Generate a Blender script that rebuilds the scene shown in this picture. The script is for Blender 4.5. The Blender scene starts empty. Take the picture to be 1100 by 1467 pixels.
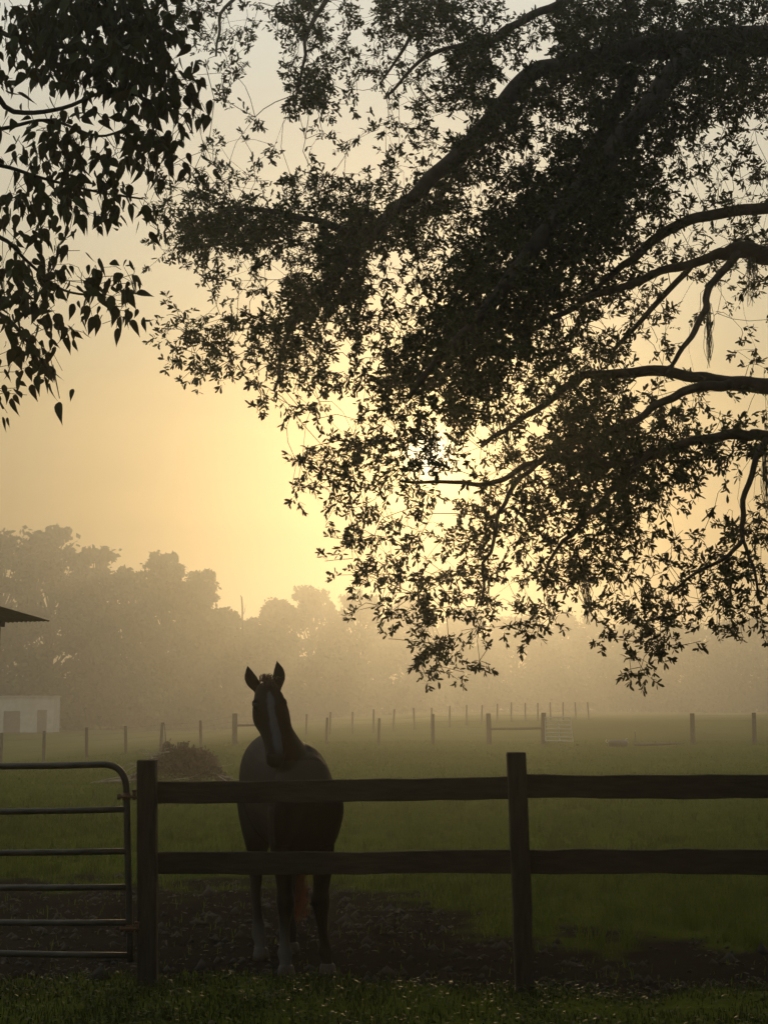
import bpy, math, random
import numpy as np
from mathutils import Vector, Matrix, noise as mnoise

rng = np.random.default_rng(11)
random.seed(11)
S = bpy.context.scene
COL = S.collection

# ------------------------------------------------------------------ camera
FPX = 2216.0            # focal length in pixels of the 1100x1467 photograph
CAM_H = 1.65
PITCH = math.atan((1012 - 733.5) / FPX)
cam = bpy.data.cameras.new('camera')
cam.sensor_fit = 'VERTICAL'
cam.sensor_height = 24.0
cam.lens = FPX / 1467.0 * 24.0
cam.clip_start = 0.1
cam.clip_end = 3000
camo = bpy.data.objects.new('camera', cam)
camo.location = (0, 0, CAM_H)
camo.rotation_euler = (math.pi / 2 + PITCH, 0, 0)
COL.objects.link(camo)
S.camera = camo

CP, SP = math.cos(PITCH), math.sin(PITCH)
def at(px, py, Y):
    u = (px - 550) / FPX; v = (733.5 - py) / FPX
    dy = CP - v * SP; dz = SP + v * CP
    k = Y / dy
    return np.array([u * k, Y, CAM_H + dz * k])

# ------------------------------------------------------------------ sky and sun
sd = at(615, 652, 100.0) - np.array([0, 0, CAM_H])
sd /= np.linalg.norm(sd)
SUN_EL = math.asin(sd[2]); SUN_AZ = math.atan2(sd[0], sd[1])
world = bpy.data.worlds.new('World'); S.world = world
world.use_nodes = True
wn = world.node_tree.nodes; wl = world.node_tree.links
wn.clear()
VEIL = 0.72
sky = wn.new('ShaderNodeTexSky'); sky.sky_type = 'NISHITA'
sky.sun_disc = False
sky.sun_elevation = SUN_EL; sky.sun_rotation = SUN_AZ
sky.air_density = 1.0; sky.dust_density = 5.0; sky.ozone_density = 0.3
sky.altitude = 0
tint = wn.new('ShaderNodeMix'); tint.data_type = 'RGBA'; tint.blend_type = 'MULTIPLY'
tint.inputs[0].default_value = 1.0
tint.inputs[7].default_value = (1.0, 0.95, 0.86, 1)
bg = wn.new('ShaderNodeBackground'); bg.inputs[1].default_value = 0.033
wo = wn.new('ShaderNodeOutputWorld')
# thin even veil of high cloud in front of the clear sky, with faint drifting streaks
veil = wn.new('ShaderNodeMix'); veil.data_type = 'RGBA'
wtc = wn.new('ShaderNodeTexCoord'); wmp = wn.new('ShaderNodeMapping'); wmp.inputs['Scale'].default_value = (1.2, 1.2, 7.0)
wmp.inputs['Rotation'].default_value = (0.0, 0.22, 0.0)
wnz = wn.new('ShaderNodeTexNoise'); wnz.inputs['Scale'].default_value = 2.2; wnz.inputs['Detail'].default_value = 3
wmr = wn.new('ShaderNodeMapRange'); wmr.inputs[1].default_value = 0.3; wmr.inputs[2].default_value = 0.7
wmr.inputs[3].default_value = VEIL - 0.07; wmr.inputs[4].default_value = VEIL + 0.07
wl.new(wtc.outputs['Generated'], wmp.inputs[0]); wl.new(wmp.outputs[0], wnz.inputs['Vector']); wl.new(wnz.outputs[0], wmr.inputs[0]); wl.new(wmr.outputs[0], veil.inputs[0])
vsx = wn.new('ShaderNodeSeparateXYZ'); wl.new(wtc.outputs['Generated'], vsx.inputs[0])
vrp = wn.new('ShaderNodeValToRGB'); vel = vrp.color_ramp.elements
vel[0].position = 0.0; vel[0].color = (.20, .14, .06, 1); vel[1].position = 0.45; vel[1].color = (.93, .95, .86, 1)
for p_, c_ in ((0.10, (.24, .175, .075, 1)), (0.20, (.44, .38, .22, 1)), (0.30, (.66, .66, .53, 1))):
    e_ = vel.new(p_); e_.color = c_
vsc = wn.new('ShaderNodeVectorMath'); vsc.operation = 'SCALE'; vsc.inputs['Scale'].default_value = 38.0
wl.new(vsx.outputs['Z'], vrp.inputs[0]); wl.new(vrp.outputs[0], vsc.inputs[0]); wl.new(vsc.outputs[0], veil.inputs[7])
wl.new(sky.outputs[0], tint.inputs[6]); wl.new(tint.outputs[2], veil.inputs[6]); 
# the sun's disc and aureole seen through the fog
def wmath(op, a, b):
    n = wn.new('ShaderNodeMath'); n.operation = op
    for i, q in enumerate((a, b)):
        if isinstance(q, (int, float)): n.inputs[i].default_value = q
        else: wl.new(q, n.inputs[i])
    return n.outputs[0]
wdot = wn.new('ShaderNodeVectorMath'); wdot.operation = 'DOT_PRODUCT'
wnm = wn.new('ShaderNodeVectorMath'); wnm.operation = 'NORMALIZE'
wl.new(wtc.outputs['Generated'], wnm.inputs[0]); wl.new(wnm.outputs[0], wdot.inputs[0]); wdot.inputs[1].default_value = tuple(float(c) for c in sd)
dpos = wmath('MAXIMUM', wdot.outputs['Value'], 0.0)
cur = veil.outputs[2]
for expo, amp, col in ((14000, 80.0, (1, .92, .74)), (700, 20.0, (1, .76, .32)), (110, 9.0, (1, .68, .20)), (22, 1.0, (1, .72, .32))):
    g = wmath('MULTIPLY', wmath('POWER', dpos, expo), amp)
    sc = wn.new('ShaderNodeVectorMath'); sc.operation = 'SCALE'; sc.inputs[0].default_value = col; wl.new(g, sc.inputs['Scale'])
    ad = wn.new('ShaderNodeVectorMath'); ad.operation = 'ADD'; wl.new(cur, ad.inputs[0]); wl.new(sc.outputs[0], ad.inputs[1]); cur = ad.outputs[0]
wl.new(cur, bg.inputs[0]); wl.new(bg.outputs[0], wo.inputs[0])

sun = bpy.data.lights.new('sun', 'SUN')
sun.energy = 0.85; sun.angle = math.radians(0.6); sun.color = (1.0, 0.69, 0.33)
suno = bpy.data.objects.new('sun', sun)
suno.rotation_euler = Vector((-sd[0], -sd[1], -sd[2])).to_track_quat('-Z', 'Y').to_euler()
suno.location = (4, 60, 40)
COL.objects.link(suno)

S.view_settings.view_transform = 'Standard'
S.view_settings.look = 'None'
S.view_settings.exposure = -0.48
S.view_settings.gamma = 1.0
S.view_settings.use_curve_mapping = False
S.render.engine = 'CYCLES'
cy = S.cycles
cy.max_bounces = 3; cy.diffuse_bounces = 1; cy.glossy_bounces = 1
cy.transmission_bounces = 2; cy.volume_bounces = 0; cy.transparent_max_bounces = 4
cy.use_denoising = True; cy.adaptive_threshold = 0.035; cy.use_light_tree = False

HAZE_DENSITY = 0.0033
HAZE_ANISO = 0.82

# ------------------------------------------------------------------ helpers
def link(name, me, mat=None, parent=None, label=None, cat=None, group=None, kind=None):
    o = bpy.data.objects.new(name, me)
    COL.objects.link(o)
    if me is not None and mat is not None and len(me.materials) == 0:
        me.materials.append(mat)
    if parent is not None: o.parent = parent
    tag(o, label, cat, group, kind)
    return o
def tag(o, label=None, cat=None, group=None, kind=None):
    if label: o['label'] = label
    if cat: o['category'] = cat
    if group: o['group'] = group
    if kind: o['kind'] = kind
    return o
def empty(name, loc, label=None, cat=None, group=None):
    o = bpy.data.objects.new(name, None); COL.objects.link(o)
    o.location = tuple(float(c) for c in loc)
    o.empty_display_size = 0.2
    return tag(o, label, cat, group)
def mesh(name, v, f, smooth=False):
    """v (N,3) array, f (M,k) array of equal-sized faces or a list of faces"""
    me = bpy.data.meshes.new(name)
    v = np.asarray(v, dtype=np.float32)
    if isinstance(f, np.ndarray):
        M, k = f.shape
        me.vertices.add(len(v)); me.vertices.foreach_set('co', v.ravel())
        me.loops.add(M * k); me.loops.foreach_set('vertex_index', f.astype(np.int32).ravel())
        me.polygons.add(M)
        me.polygons.foreach_set('loop_start', np.arange(0, M * k, k, dtype=np.int32))
        me.polygons.foreach_set('loop_total', np.full(M, k, dtype=np.int32))
        me.update(calc_edges=True); me.validate()
    else:
        me.from_pydata([tuple(map(float, p)) for p in v], [], [tuple(map(int, q)) for q in f]); me.update()
    if smooth:
        me.polygons.foreach_set('use_smooth', np.ones(len(me.polygons), dtype=bool))
    return me
class MB:
    """collects pieces of one part"""
    def __init__(s): s.v = []; s.f = []; s.n = 0
    def add(s, v, f):
        s.v.append(np.asarray(v, dtype=float)); s.f += [tuple(i + s.n for i in q) for q in f]; s.n += len(v)
    def box(s, c, size, R=None, taper=1.0):
        x, y, z = [q / 2 for q in size]
        p = np.array([[-x,-y,-z],[x,-y,-z],[x,y,-z],[-x,y,-z],[-x*taper,-y*taper,z],[x*taper,-y*taper,z],[x*taper,y*taper,z],[-x*taper,y*taper,z]])
        if R is not None: p = p @ np.asarray(R).T
        s.add(p + np.asarray(c), [(0,3,2,1),(4,5,6,7),(0,1,5,4),(1,2,6,5),(2,3,7,6),(3,0,4,7)])
    def tube(s, pts, rad, n=8):
        v, f = tube(pts, rad, n); s.add(v, f)
    def build(s, name, mat, parent=None, smooth=False, **k):
        return link(name, mesh(name, np.concatenate(s.v), s.f, smooth), mat, parent, **k)
def tube(pts, rad, n=8, caps=True):
    pts = np.asarray(pts, dtype=float); m = len(pts)
    rad = np.broadcast_to(np.asarray(rad, dtype=float), (m,))
    V = []; a = None
    for i in range(m):
        t = pts[min(i + 1, m - 1)] - pts[max(i - 1, 0)]
        t = t / (np.linalg.norm(t) + 1e-9)
        if a is None:
            a = np.cross(t, [0, 0, 1.0])
            if np.linalg.norm(a) < 0.1: a = np.cross(t, [0, 1.0, 0])
        a = a - t * np.dot(a, t); a /= np.linalg.norm(a) + 1e-9
        b = np.cross(t, a)
        for j in range(n):
            th = 2 * math.pi * j / n
            V.append(pts[i] + rad[i] * (math.cos(th) * a + math.sin(th) * b))
    F = []
    for i in range(m - 1):
        for j in range(n):
            k = (j + 1) % n
            F.append((i*n+j, i*n+k, (i+1)*n+k, (i+1)*n+j))
    if caps:
        F.append(tuple(range(n - 1, -1, -1))); F.append(tuple((m-1)*n + j for j in range(n)))
    return np.array(V), F
def spline(pts, n):
    """Catmull-Rom through rows of pts, n samples per span"""
    P = np.asarray(pts, dtype=float)
    P = np.vstack([2*P[0]-P[1], P, 2*P[-1]-P[-2]])
    out = []
    for i in range(1, len(P) - 2):
        for k in range(n):
            t = k / n
            out.append(0.5*((2*P[i]) + (-P[i-1]+P[i+1])*t + (2*P[i-1]-5*P[i]+4*P[i+1]-P[i+2])*t*t + (-P[i-1]+3*P[i]-3*P[i+1]+P[i+2])*t**3))
    out.append(P[-2])
    return np.array(out)
def sstep(a, b, x):
    t = np.clip((np.asarray(x, dtype=float) - a) / (b - a), 0, 1)
    return t * t * (3 - 2 * t)
def vnoise(x, y, s=1.0, seed=0):
    """value noise of arrays, 0..1"""
    x = np.asarray(x, float) / s + 1000.3; y = np.asarray(y, float) / s + 1000.7
    xi = np.floor(x).astype(np.int64); yi = np.floor(y).astype(np.int64)
    fx = x - xi; fy = y - yi
    fx = fx*fx*(3-2*fx); fy = fy*fy*(3-2*fy)
    def h(a, b):
        n = (a * 374761393 + b * 668265263 + seed * 144665) & 0xffffffff
        n = ((n ^ (n >> 13)) * 1274126177) & 0xffffffff
        return ((n ^ (n >> 16)) & 0xffff) / 65535.0
    return (h(xi,yi)*(1-fx)+h(xi+1,yi)*fx)*(1-fy) + (h(xi,yi+1)*(1-fx)+h(xi+1,yi+1)*fx)*fy

# ------------------------------------------------------------------ materials
def mat(name, col, rough=0.7, col2=None, scale=20.0, bump=0.0, bscale=60.0, metal=0.0, spec=0.3, trans=None, stretch=None, random_obj=False):
    m = bpy.data.materials.new(name); m.use_nodes = True
    nt = m.node_tree; N = nt.nodes; L = nt.links
    p = N['Principled BSDF']
    p.inputs['Roughness'].default_value = rough
    p.inputs['Metallic'].default_value = metal
    p.inputs['Specular IOR Level'].default_value = spec
    tc = N.new('ShaderNodeTexCoord'); mp = N.new('ShaderNodeMapping')
    L.new(tc.outputs['Object'], mp.inputs[0])
    if stretch: mp.inputs['Scale'].default_value = stretch
    if col2 is not None:
        nz = N.new('ShaderNodeTexNoise'); nz.inputs['Scale'].default_value = scale; nz.inputs['Detail'].default_value = 5
        L.new(mp.outputs[0], nz.inputs['Vector'])
        rp = N.new('ShaderNodeValToRGB')
        rp.color_ramp.elements[0].color = (*col, 1); rp.color_ramp.elements[1].color = (*col2, 1)
        rp.color_ramp.elements[0].position = 0.35; rp.color_ramp.elements[1].position = 0.65
        L.new(nz.outputs[0], rp.inputs[0]); L.new(rp.outputs[0], p.inputs['Base Color'])
    else:
        p.inputs['Base Color'].default_value = (*col, 1)
    if bump:
        nb = N.new('ShaderNodeTexNoise'); nb.inputs['Scale'].default_value = bscale; nb.inputs['Detail'].default_value = 4
        L.new(mp.outputs[0], nb.inputs['Vector'])
        bp = N.new('ShaderNodeBump'); bp.inputs['Strength'].default_value = bump; bp.inputs['Distance'].default_value = 0.01
        L.new(nb.outputs[0], bp.inputs['Height']); L.new(bp.outputs[0], p.inputs['Normal'])
    if trans:
        amt, tcol = trans
        tr = N.new('ShaderNodeBsdfTranslucent'); tr.inputs[0].default_value = (*tcol, 1)
        mx = N.new('ShaderNodeMixShader'); mx.inputs[0].default_value = amt
        L.new(p.outputs[0], mx.inputs[1]); L.new(tr.outputs[0], mx.inputs[2])
        L.new(mx.outputs[0], N['Material Output'].inputs[0])
    return m
M_bark = mat('oak_bark', (0.022,0.018,0.014), 0.95, (0.050,0.042,0.034), 14, 0.6, 40)
M_oak = mat('oak_leaf', (0.018,0.026,0.009), 0.7, (0.035,0.047,0.015), 1.2, spec=0.12, trans=(0.12, (0.10,0.11,0.03)))
M_big = mat('broad_leaf', (0.016,0.024,0.008), 0.7, (0.030,0.042,0.012), 3.0, spec=0.12, trans=(0.14, (0.14,0.10,0.035)))
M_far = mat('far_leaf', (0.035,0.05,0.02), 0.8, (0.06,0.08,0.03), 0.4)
M_moss = mat('moss', (0.09,0.10,0.075), 0.9)
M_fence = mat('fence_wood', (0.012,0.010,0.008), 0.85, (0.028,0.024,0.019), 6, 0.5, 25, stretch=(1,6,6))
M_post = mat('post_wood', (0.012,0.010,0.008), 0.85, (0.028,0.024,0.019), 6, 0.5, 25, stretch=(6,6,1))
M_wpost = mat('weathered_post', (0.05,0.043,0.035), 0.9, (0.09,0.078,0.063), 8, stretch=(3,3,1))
M_gate = mat('gate_steel', (0.028,0.028,0.027), 0.5, (0.055,0.054,0.05), 9, 0.15, 120, metal=0.6)
M_hinge = mat('hinge_iron', (0.05,0.035,0.025), 0.6, (0.10,0.05,0.03), 60, metal=0.5)
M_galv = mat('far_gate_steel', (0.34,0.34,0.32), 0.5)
M_wire = mat('wire', (0.16,0.15,0.14), 0.6, metal=0.5)
M_roof = mat('roof_steel', (0.10,0.07,0.055), 0.6, (0.16,0.14,0.12), 5, metal=0.4)
M_shedwood = mat('shed_wood', (0.05,0.042,0.035), 0.9, (0.09,0.075,0.06), 5)
M_white = mat('white_wall', (0.40,0.40,0.38), 0.8, (0.52,0.51,0.49), 1.5)
M_openshade = mat('opening_shade', (0.14,0.13,0.12), 0.8, (0.20,0.19,0.17), 3)  # dark colour stands in for the shade inside the doorways
M_stick = mat('brush_stick', (0.16,0.14,0.12), 0.9, (0.26,0.235,0.20), 6)
M_dead = mat('dead_leaf', (0.045,0.031,0.022), 0.8, (0.08,0.052,0.036), 4, trans=(0.15,(0.16,0.10,0.06)))
M_tub = mat('dark_tub', (0.05,0.05,0.05), 0.3)
M_litter = mat('litter_leaf', (0.03,0.022,0.015), 0.7, (0.07,0.053,0.037), 9, spec=0.2)
M_grass = mat('grass_blade', (0.030,0.046,0.005), 0.6, (0.066,0.076,0.012), 0.7, spec=0.06, trans=(0.45,(0.09,0.13,0.01)))
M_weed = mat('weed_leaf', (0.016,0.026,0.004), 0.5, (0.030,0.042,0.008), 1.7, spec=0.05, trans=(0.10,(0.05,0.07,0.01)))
M_hoof = mat('hoof', (0.022,0.019,0.016), 0.6, (0.05,0.044,0.038), 20, spec=0.15)
M_eye = mat('eye', (0.008,0.006,0.005), 0.12, spec=0.6)
M_hair = mat('horse_hair', (0.055,0.022,0.009), 0.55, (0.10,0.04,0.016), 12, trans=(0.45,(0.62,0.28,0.10)))
M_mane = mat('mane_hair', (0.022,0.011,0.006), 0.6, (0.05,0.022,0.01), 12, trans=(0.2,(0.35,0.13,0.05)))

def attr_mat(name, attr, rough, bump, bscale, spec=0.25, n2=0.35, nscale=30, nscale2=2.0):
    m = bpy.data.materials.new(name); m.use_nodes = True
    N = m.node_tree.nodes; L = m.node_tree.links; p = N['Principled BSDF']
    a = N.new('ShaderNodeAttribute'); a.attribute_name = attr
    tc = N.new('ShaderNodeTexCoord')
    n1 = N.new('ShaderNodeTexNoise'); n1.inputs['Scale'].default_value = nscale; n1.inputs['Detail'].default_value = 6
    n3 = N.new('ShaderNodeTexNoise'); n3.inputs['Scale'].default_value = nscale2; n3.inputs['Detail'].default_value = 4
    L.new(tc.outputs['Object'], n1.inputs['Vector']); L.new(tc.outputs['Object'], n3.inputs['Vector'])
    ad = N.new('ShaderNodeMath'); ad.operation = 'ADD'; L.new(n1.outputs[0], ad.inputs[0]); L.new(n3.outputs[0], ad.inputs[1])
    mr = N.new('ShaderNodeMapRange'); mr.inputs[1].default_value = 0.6; mr.inputs[2].default_value = 1.4
    mr.inputs[3].default_value = 1 - n2; mr.inputs[4].default_value = 1 + n2
    L.new(ad.outputs[0], mr.inputs[0])
    mx = N.new('ShaderNodeMix'); mx.data_type = 'RGBA'; mx.blend_type = 'MULTIPLY'; mx.inputs[0].default_value = 1
    L.new(a.outputs['Color'], mx.inputs[6]); L.new(mr.outputs[0], mx.inputs[7]); L.new(mx.outputs[2], p.inputs['Base Color'])
    p.inputs['Roughness'].default_value = rough; p.inputs['Specular IOR Level'].default_value = spec
    bp = N.new('ShaderNodeBump'); bp.inputs['Strength'].default_value = bump; bp.inputs['Distance'].default_value = 0.02
    nb = N.new('ShaderNodeTexNoise'); nb.inputs['Scale'].default_value = bscale; nb.inputs['Detail'].default_value = 5
    L.new(tc.outputs['Object'], nb.inputs['Vector']); L.new(nb.outputs[0], bp.inputs['Height']); L.new(bp.outputs[0], p.inputs['Normal'])
    return m
M_ground = attr_mat('field_ground', 'soil', 1.0, 0.7, 18, spec=0.0)
M_horse = attr_mat('horse_coat', 'coat', 0.7, 0.15, 90, spec=0.12, n2=0.2, nscale=60, nscale2=6)
def set_attr(me, name, rgb):
    a = me.attributes.new(name, 'FLOAT_COLOR', 'POINT')
    c = np.ones((len(me.vertices), 4), dtype=np.float32); c[:, :3] = rgb
    a.data.foreach_set('color', c.ravel())

# ------------------------------------------------------------------ ground
def dirt(X, Y):
    X = np.asarray(X, float); Y = np.asarray(Y, float)
    n = vnoise(X, Y, 0.55, 3) + 0.5 * vnoise(X, Y, 0.18, 4) - 0.75
    yb = 15.2 - 3.9 * sstep(-0.6, 1.3, X) - 0.5 * sstep(2, 4, X)
    yf = 9.75 - 0.35 * sstep(-1.0, 0.9, X)
    a = sstep(-0.7, 0.7, (yb - Y) + 2.0 * n) * sstep(-0.2, 0.2, (Y - yf) + 0.5 * n)
    return a * sstep(-12, -8, X) * (1 - sstep(3.0, 4.2, X + 0.8*n))
def gz(X, Y, fine=False):
    X = np.asarray(X, float); Y = np.asarray(Y, float)
    z = -0.083 * np.clip(-X - 6, 0, 16) * sstep(24, 62, Y) + 0.62 * sstep(86, 116, Y) * sstep(-8, 10, X)
    if fine:
        d = dirt(X, Y)
        z = z + 0.05 * (vnoise(X, Y, 2.3, 5) - 0.5) * sstep(2, 6, Y)
        z = z + d * (0.035 * (vnoise(X, Y * 1.6, 0.34, 6) - 0.5) + 0.028 * (vnoise(X, Y * 1.2, 0.14, 7) - 0.5) + 0.02 * (vnoise(X, Y, 0.07, 17) - 0.5)) - 0.02 * d
        z = z + (1 - d) * 0.03 * (vnoise(X, Y, 0.4, 8) - 0.5) * (np.asarray(Y) < 60)
    return z
xs = np.concatenate([-np.geomspace(460, 6.3, 50), np.arange(-6, 6.01, 0.055), np.geomspace(6.3, 460, 50)])
ys = np.concatenate([np.linspace(-460, -4, 20), np.linspace(0, 7.6, 10), np.arange(7.7, 17, 0.055), np.arange(17.1, 40, 0.3), np.geomspace(40.5, 460, 80)])
GX, GY = np.meshgrid(xs, ys)
GZ = gz(GX, GY, True)
nx, ny = len(xs), len(ys)
idx = np.arange(nx * ny).reshape(ny, nx)
gf = np.stack([idx[:-1,:-1], idx[:-1,1:], idx[1:,1:], idx[1:,:-1]], -1).reshape(-1, 4)
gm = mesh('ground', np.stack([GX, GY, GZ], -1).reshape(-1, 3), gf, True)
dm = dirt(GX, GY).reshape(-1, 1)
g1 = vnoise(GX, GY, 3.1, 9).reshape(-1, 1); g2 = vnoise(GX, GY * 0.4, 9.0, 10).reshape(-1, 1)
grass_c = np.array([[0.042,0.055,0.008]]) * (1 - g1) + np.array([[0.064,0.076,0.012]]) * g1
grass_c = grass_c * (0.75 + 0.5 * g2)
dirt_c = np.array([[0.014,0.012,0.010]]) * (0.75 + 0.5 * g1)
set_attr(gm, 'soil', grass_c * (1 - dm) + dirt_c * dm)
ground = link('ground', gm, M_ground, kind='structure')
def gzf(x, y): return float(gz(x, y, True))

# ------------------------------------------------------------------ foliage tools
def rand_unit(n):
    v = rng.normal(size=(n, 3)); return v / np.linalg.norm(v, axis=1, keepdims=True)
def leaf_arrays(base, direc, length, width, up, droop=0.0, shape='oak'):
    """many leaves as one array; base (N,3), direc (N,3) unit, returns verts, tris"""
    N = len(base)
    side = np.cross(direc, up); side /= np.linalg.norm(side, axis=1, keepdims=True) + 1e-9
    nor = np.cross(side, direc)
    L = length[:, None]; W = width[:, None]
    if shape == 'oak':
        prof = [(0.0, 0.0, 0.0), (0.35, 0.40, 0.06), (0.70, 0.5, 0.04)]
    else:
        prof = [(0.0, 0.0, 0.0), (0.25, 0.5, 0.05), (0.58, 0.33, 0.03)]
    tip = 1.0
    if shape == 'oak':   # small leaf: six corners
        c1 = base + direc * L * 0.36 + nor * L * 0.03; c2 = base + direc * L * 0.72 - nor * L * droop * 0.4
        v = np.stack([base, c1 - side*W*.42, c1 + side*W*.42, c2 - side*W*.5, c2 + side*W*.5, base + direc*L - nor*L*droop], 1)
        tri = np.array([[0,2,1],[1,2,4],[1,4,3],[3,4,5]])
        return v.reshape(-1, 3), (tri[None] + 6 * np.arange(N)[:, None, None]).reshape(-1, 3)
    st = [(0.07, .33), (.20, .5), (.38, .47), (.56, .34), (.74, .17), (.88, .06)]
    rows = [base]
    for t, w in st:
        c = base + direc*L*t - nor*L*droop*t*t
        rows += [c - side*W*w + nor*W*w*.28, c, c + side*W*w + nor*W*w*.28]
    rows.append(base + direc*L - nor*L*droop)
    v = np.stack(rows, 1); K = v.shape[1]
    tri = [[0,2,1],[0,3,2]]
    for r_ in range(len(st) - 1):
        a = 1 + 3*r_; b_ = a + 3
        tri += [[a,a+1,b_+1],[a,b_+1,b_],[a+1,a+2,b_+2],[a+1,b_+2,b_+1]]
    a = 1 + 3*(len(st) - 1); tri += [[a,a+1,K-1],[a+1,a+2,K-1]]
    return v.reshape(-1, 3), (np.array(tri)[None] + K*np.arange(N)[:, None, None]).reshape(-1, 3)
def grow(limb_nodes, limb_len, pts, w=0.3, ang=0.0):
    """greedy branch growth: returns list of (parent index) with nodes array"""
    nodes = np.vstack([limb_nodes, np.zeros((len(pts), 3))])
    plen = np.concatenate([limb_len, np.zeros(len(pts))])
    d0 = np.array([np.min(np.linalg.norm(limb_nodes - p, axis=1)) for p in pts])
    order = np.argsort(d0)
    n0 = len(limb_nodes); par = np.full(n0 + len(pts), -1)
    n = n0
    for k in order:
        p = pts[k]
        dd = np.linalg.norm(nodes[:n] - p, axis=1)
        c = dd + w * plen[:n]
        c[dd < 0.06] += 1.0
        j = int(np.argmin(c))
        nodes[n] = p; par[n] = j; plen[n] = plen[j] + dd[j]
        n += 1
    return nodes, par, order
def branch_mesh(nodes, par, n0, tip_r, e=2.4, maxr=0.03, sides=4):
    n = len(nodes)
    acc = np.zeros(n)
    child = np.zeros(n, int)
    for i in range(n0, n): child[par[i]] += 1
    for i in range(n - 1, n0 - 1, -1):
        if acc[i] == 0: acc[i] = tip_r ** e
        acc[par[i]] += acc[i] * 0.6
    r = np.minimum(acc ** (1 / e), maxr)
    V = []; F = []; cnt = 0
    for i in range(n0, n):
        a = nodes[par[i]]; b = nodes[i]
        L = np.linalg.norm(b - a)
        if L < 1e-4: continue
        ra = min(r[i] * 1.25, maxr); rb = r[i]
        ks = 4 if L > 0.35 else (3 if L > 0.15 else 2)
        t = np.linspace(0, 1, ks)[:, None]
        q = a + (b - a) * t
        jit = rng.normal(size=3) * L * 0.10
        q = q + jit * (4 * t * (1 - t)) + np.array([0, 0, 0.10 * L]) * (4 * t * (1 - t))
        rr = np.linspace(ra, rb, ks)
        v, f = tube(q, rr, sides, caps=False)
        V.append(v); F += [tuple(x + cnt for x in g) for g in f]; cnt += len(v)
    return np.concatenate(V), np.array(F), r

# ------------------------------------------------------------------ the oak on the right
OAK = [  # coverage read off in 50-pixel cells (columns start at x=0)
"0000576597899867999999","0000053086478986999999","0000012095378969999999","0000000030057897899988",
"0000012312178978999658","0000688888889789999478","0000599989998899998677","0000276389878999986656",
"0000012499757999875312","0000366885589998754201","0000143771198986662101","0000000240288966887435",
"0000000000155357898656","0000000045675355998644","0000000035665676997534","0000000002444666786245",
"0000000001455666764566","0000000000247545446656","0000000000026342036332","0000000000004200003000"]
def oak_depth(px, py):
    base = 11.6 + 2.2 * np.clip((520 - py) / 520, 0, 1.6) - 0.0008 * (px - 700)
    return base
trunk_xy = (7.4, 14.2)
def LP(lst):
    return np.array([np.append(at(p[0], p[1], float(oak_depth(p[0], p[1])) + (p[3] if len(p) > 3 else 0.0)), p[2]) for p in lst])
oak_limbs = [
 [(1330,120,34,.8),(1160,70,26,.4),(1000,62,22),(850,85,15),(765,107,13),(700,175,13),(640,238,12),(580,290,10),(520,335,8),(470,322,6),(410,305,4.5),(340,298,3)],
 [(580,290,8),(500,372,6),(440,430,4.5),(405,500,3.2),(395,560,2.2)],
 [(1000,62,18,-.1),(930,150,16,-.4),(865,230,15,-.6),(785,330,13,-.7),(705,430,10,-.7),(640,505,7,-.6),(585,570,4,-.5)],
 [(905,100,12,.3),(865,190,10,.3),(800,290,8,.4),(740,380,6,.4)],
 [(1330,420,26,.5),(1180,372,19,.2),(1100,365,15),(1055,360,12),(1020,366,8),(960,386,6.5),(880,415,5.5),(800,452,4.5),(735,492,3)],
 [(1055,362,7,-.1),(1020,408,5.5,-.1),(1011,445,5,-.2),(985,492,4,-.2),(950,540,2.5,-.2)],
 [(1020,368,5,.2),(985,388,4.5,.3),(935,440,4,.4),(880,500,3,.5)],
 [(1330,600,24,.3),(1200,565,18,.1),(1100,553,12.5),(1045,548,11),(1000,541,8),(940,533,8),(880,538,7),(830,543,6),(790,570,5),(740,603,4),(690,640,3)],
 [(1045,550,8,-.1),(1000,557,7,-.2),(960,572,6,-.3),(900,604,5,-.4),(845,642,3.5,-.5)],
 [(1200,615,12,-.4),(1100,625,8.5,-.5),(1060,621,8,-.5),(1010,628,7,-.5),(960,641,6,-.5),(890,662,5.5,-.4),(800,655,5,-.3),(760,663,4.5,-.3),(715,687,4,-.3),(650,692,3,-.3),(570,690,2,-.3)],
 [(770,660,4,-.3),(735,700,3.5,-.5),(715,740,3,-.6),(697,800,2.5,-.6),(690,865,1.8,-.6)],
 [(930,648,5,-.5),(880,700,4.5,-.7),(840,742,4,-.8),(815,770,3.3,-.8),(775,830,2,-.8)],
 [(1100,628,5,-.6),(1084,655,4.5,-.7),(1067,715,4,-.8),(1062,765,3.6,-.8),(1040,800,3,-.8),(1000,822,2.4,-.8),(955,855,1.8,-.8)],
 [(1063,770,3,-.8),(1080,810,2.4,-.9),(1086,865,1.6,-.9)],
 [(1250,-120,20,.8),(1000,-85,14,.6),(880,-40,9,.4),(800,6,6.5,.3),(735,38,6,.2),(690,62,4.5,.2),(610,82,3,.2),(550,140,2,.2)],
 [(1200,260,12,.6),(1100,296,9,.4),(1000,312,8,.3),(935,348,7,.3),(885,390,5,.3),(835,425,3,.3)],
 [(880,-40,7,.5),(700,-70,6,.5),(520,-40,5,.5),(455,20,3.5,.4),(435,80,2.5,.4),(425,140,1.6,.4)],
 [(520,-40,4,.5),(380,-30,3.5,.5),(318,20,2.5,.5),(312,80,1.6,.5)],
 [(640,-30,4,.4),(612,10,3.5,.3),(575,70,2.5,.3),(545,120,1.6,.3)],
]
oak = empty('oak_tree', (trunk_xy[0], trunk_xy[1], 0), 'large dark oak with small leaves hanging over the right half, sun behind it', 'tree')
OR = np.array([trunk_xy[0], trunk_xy[1], 0.0])
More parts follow.
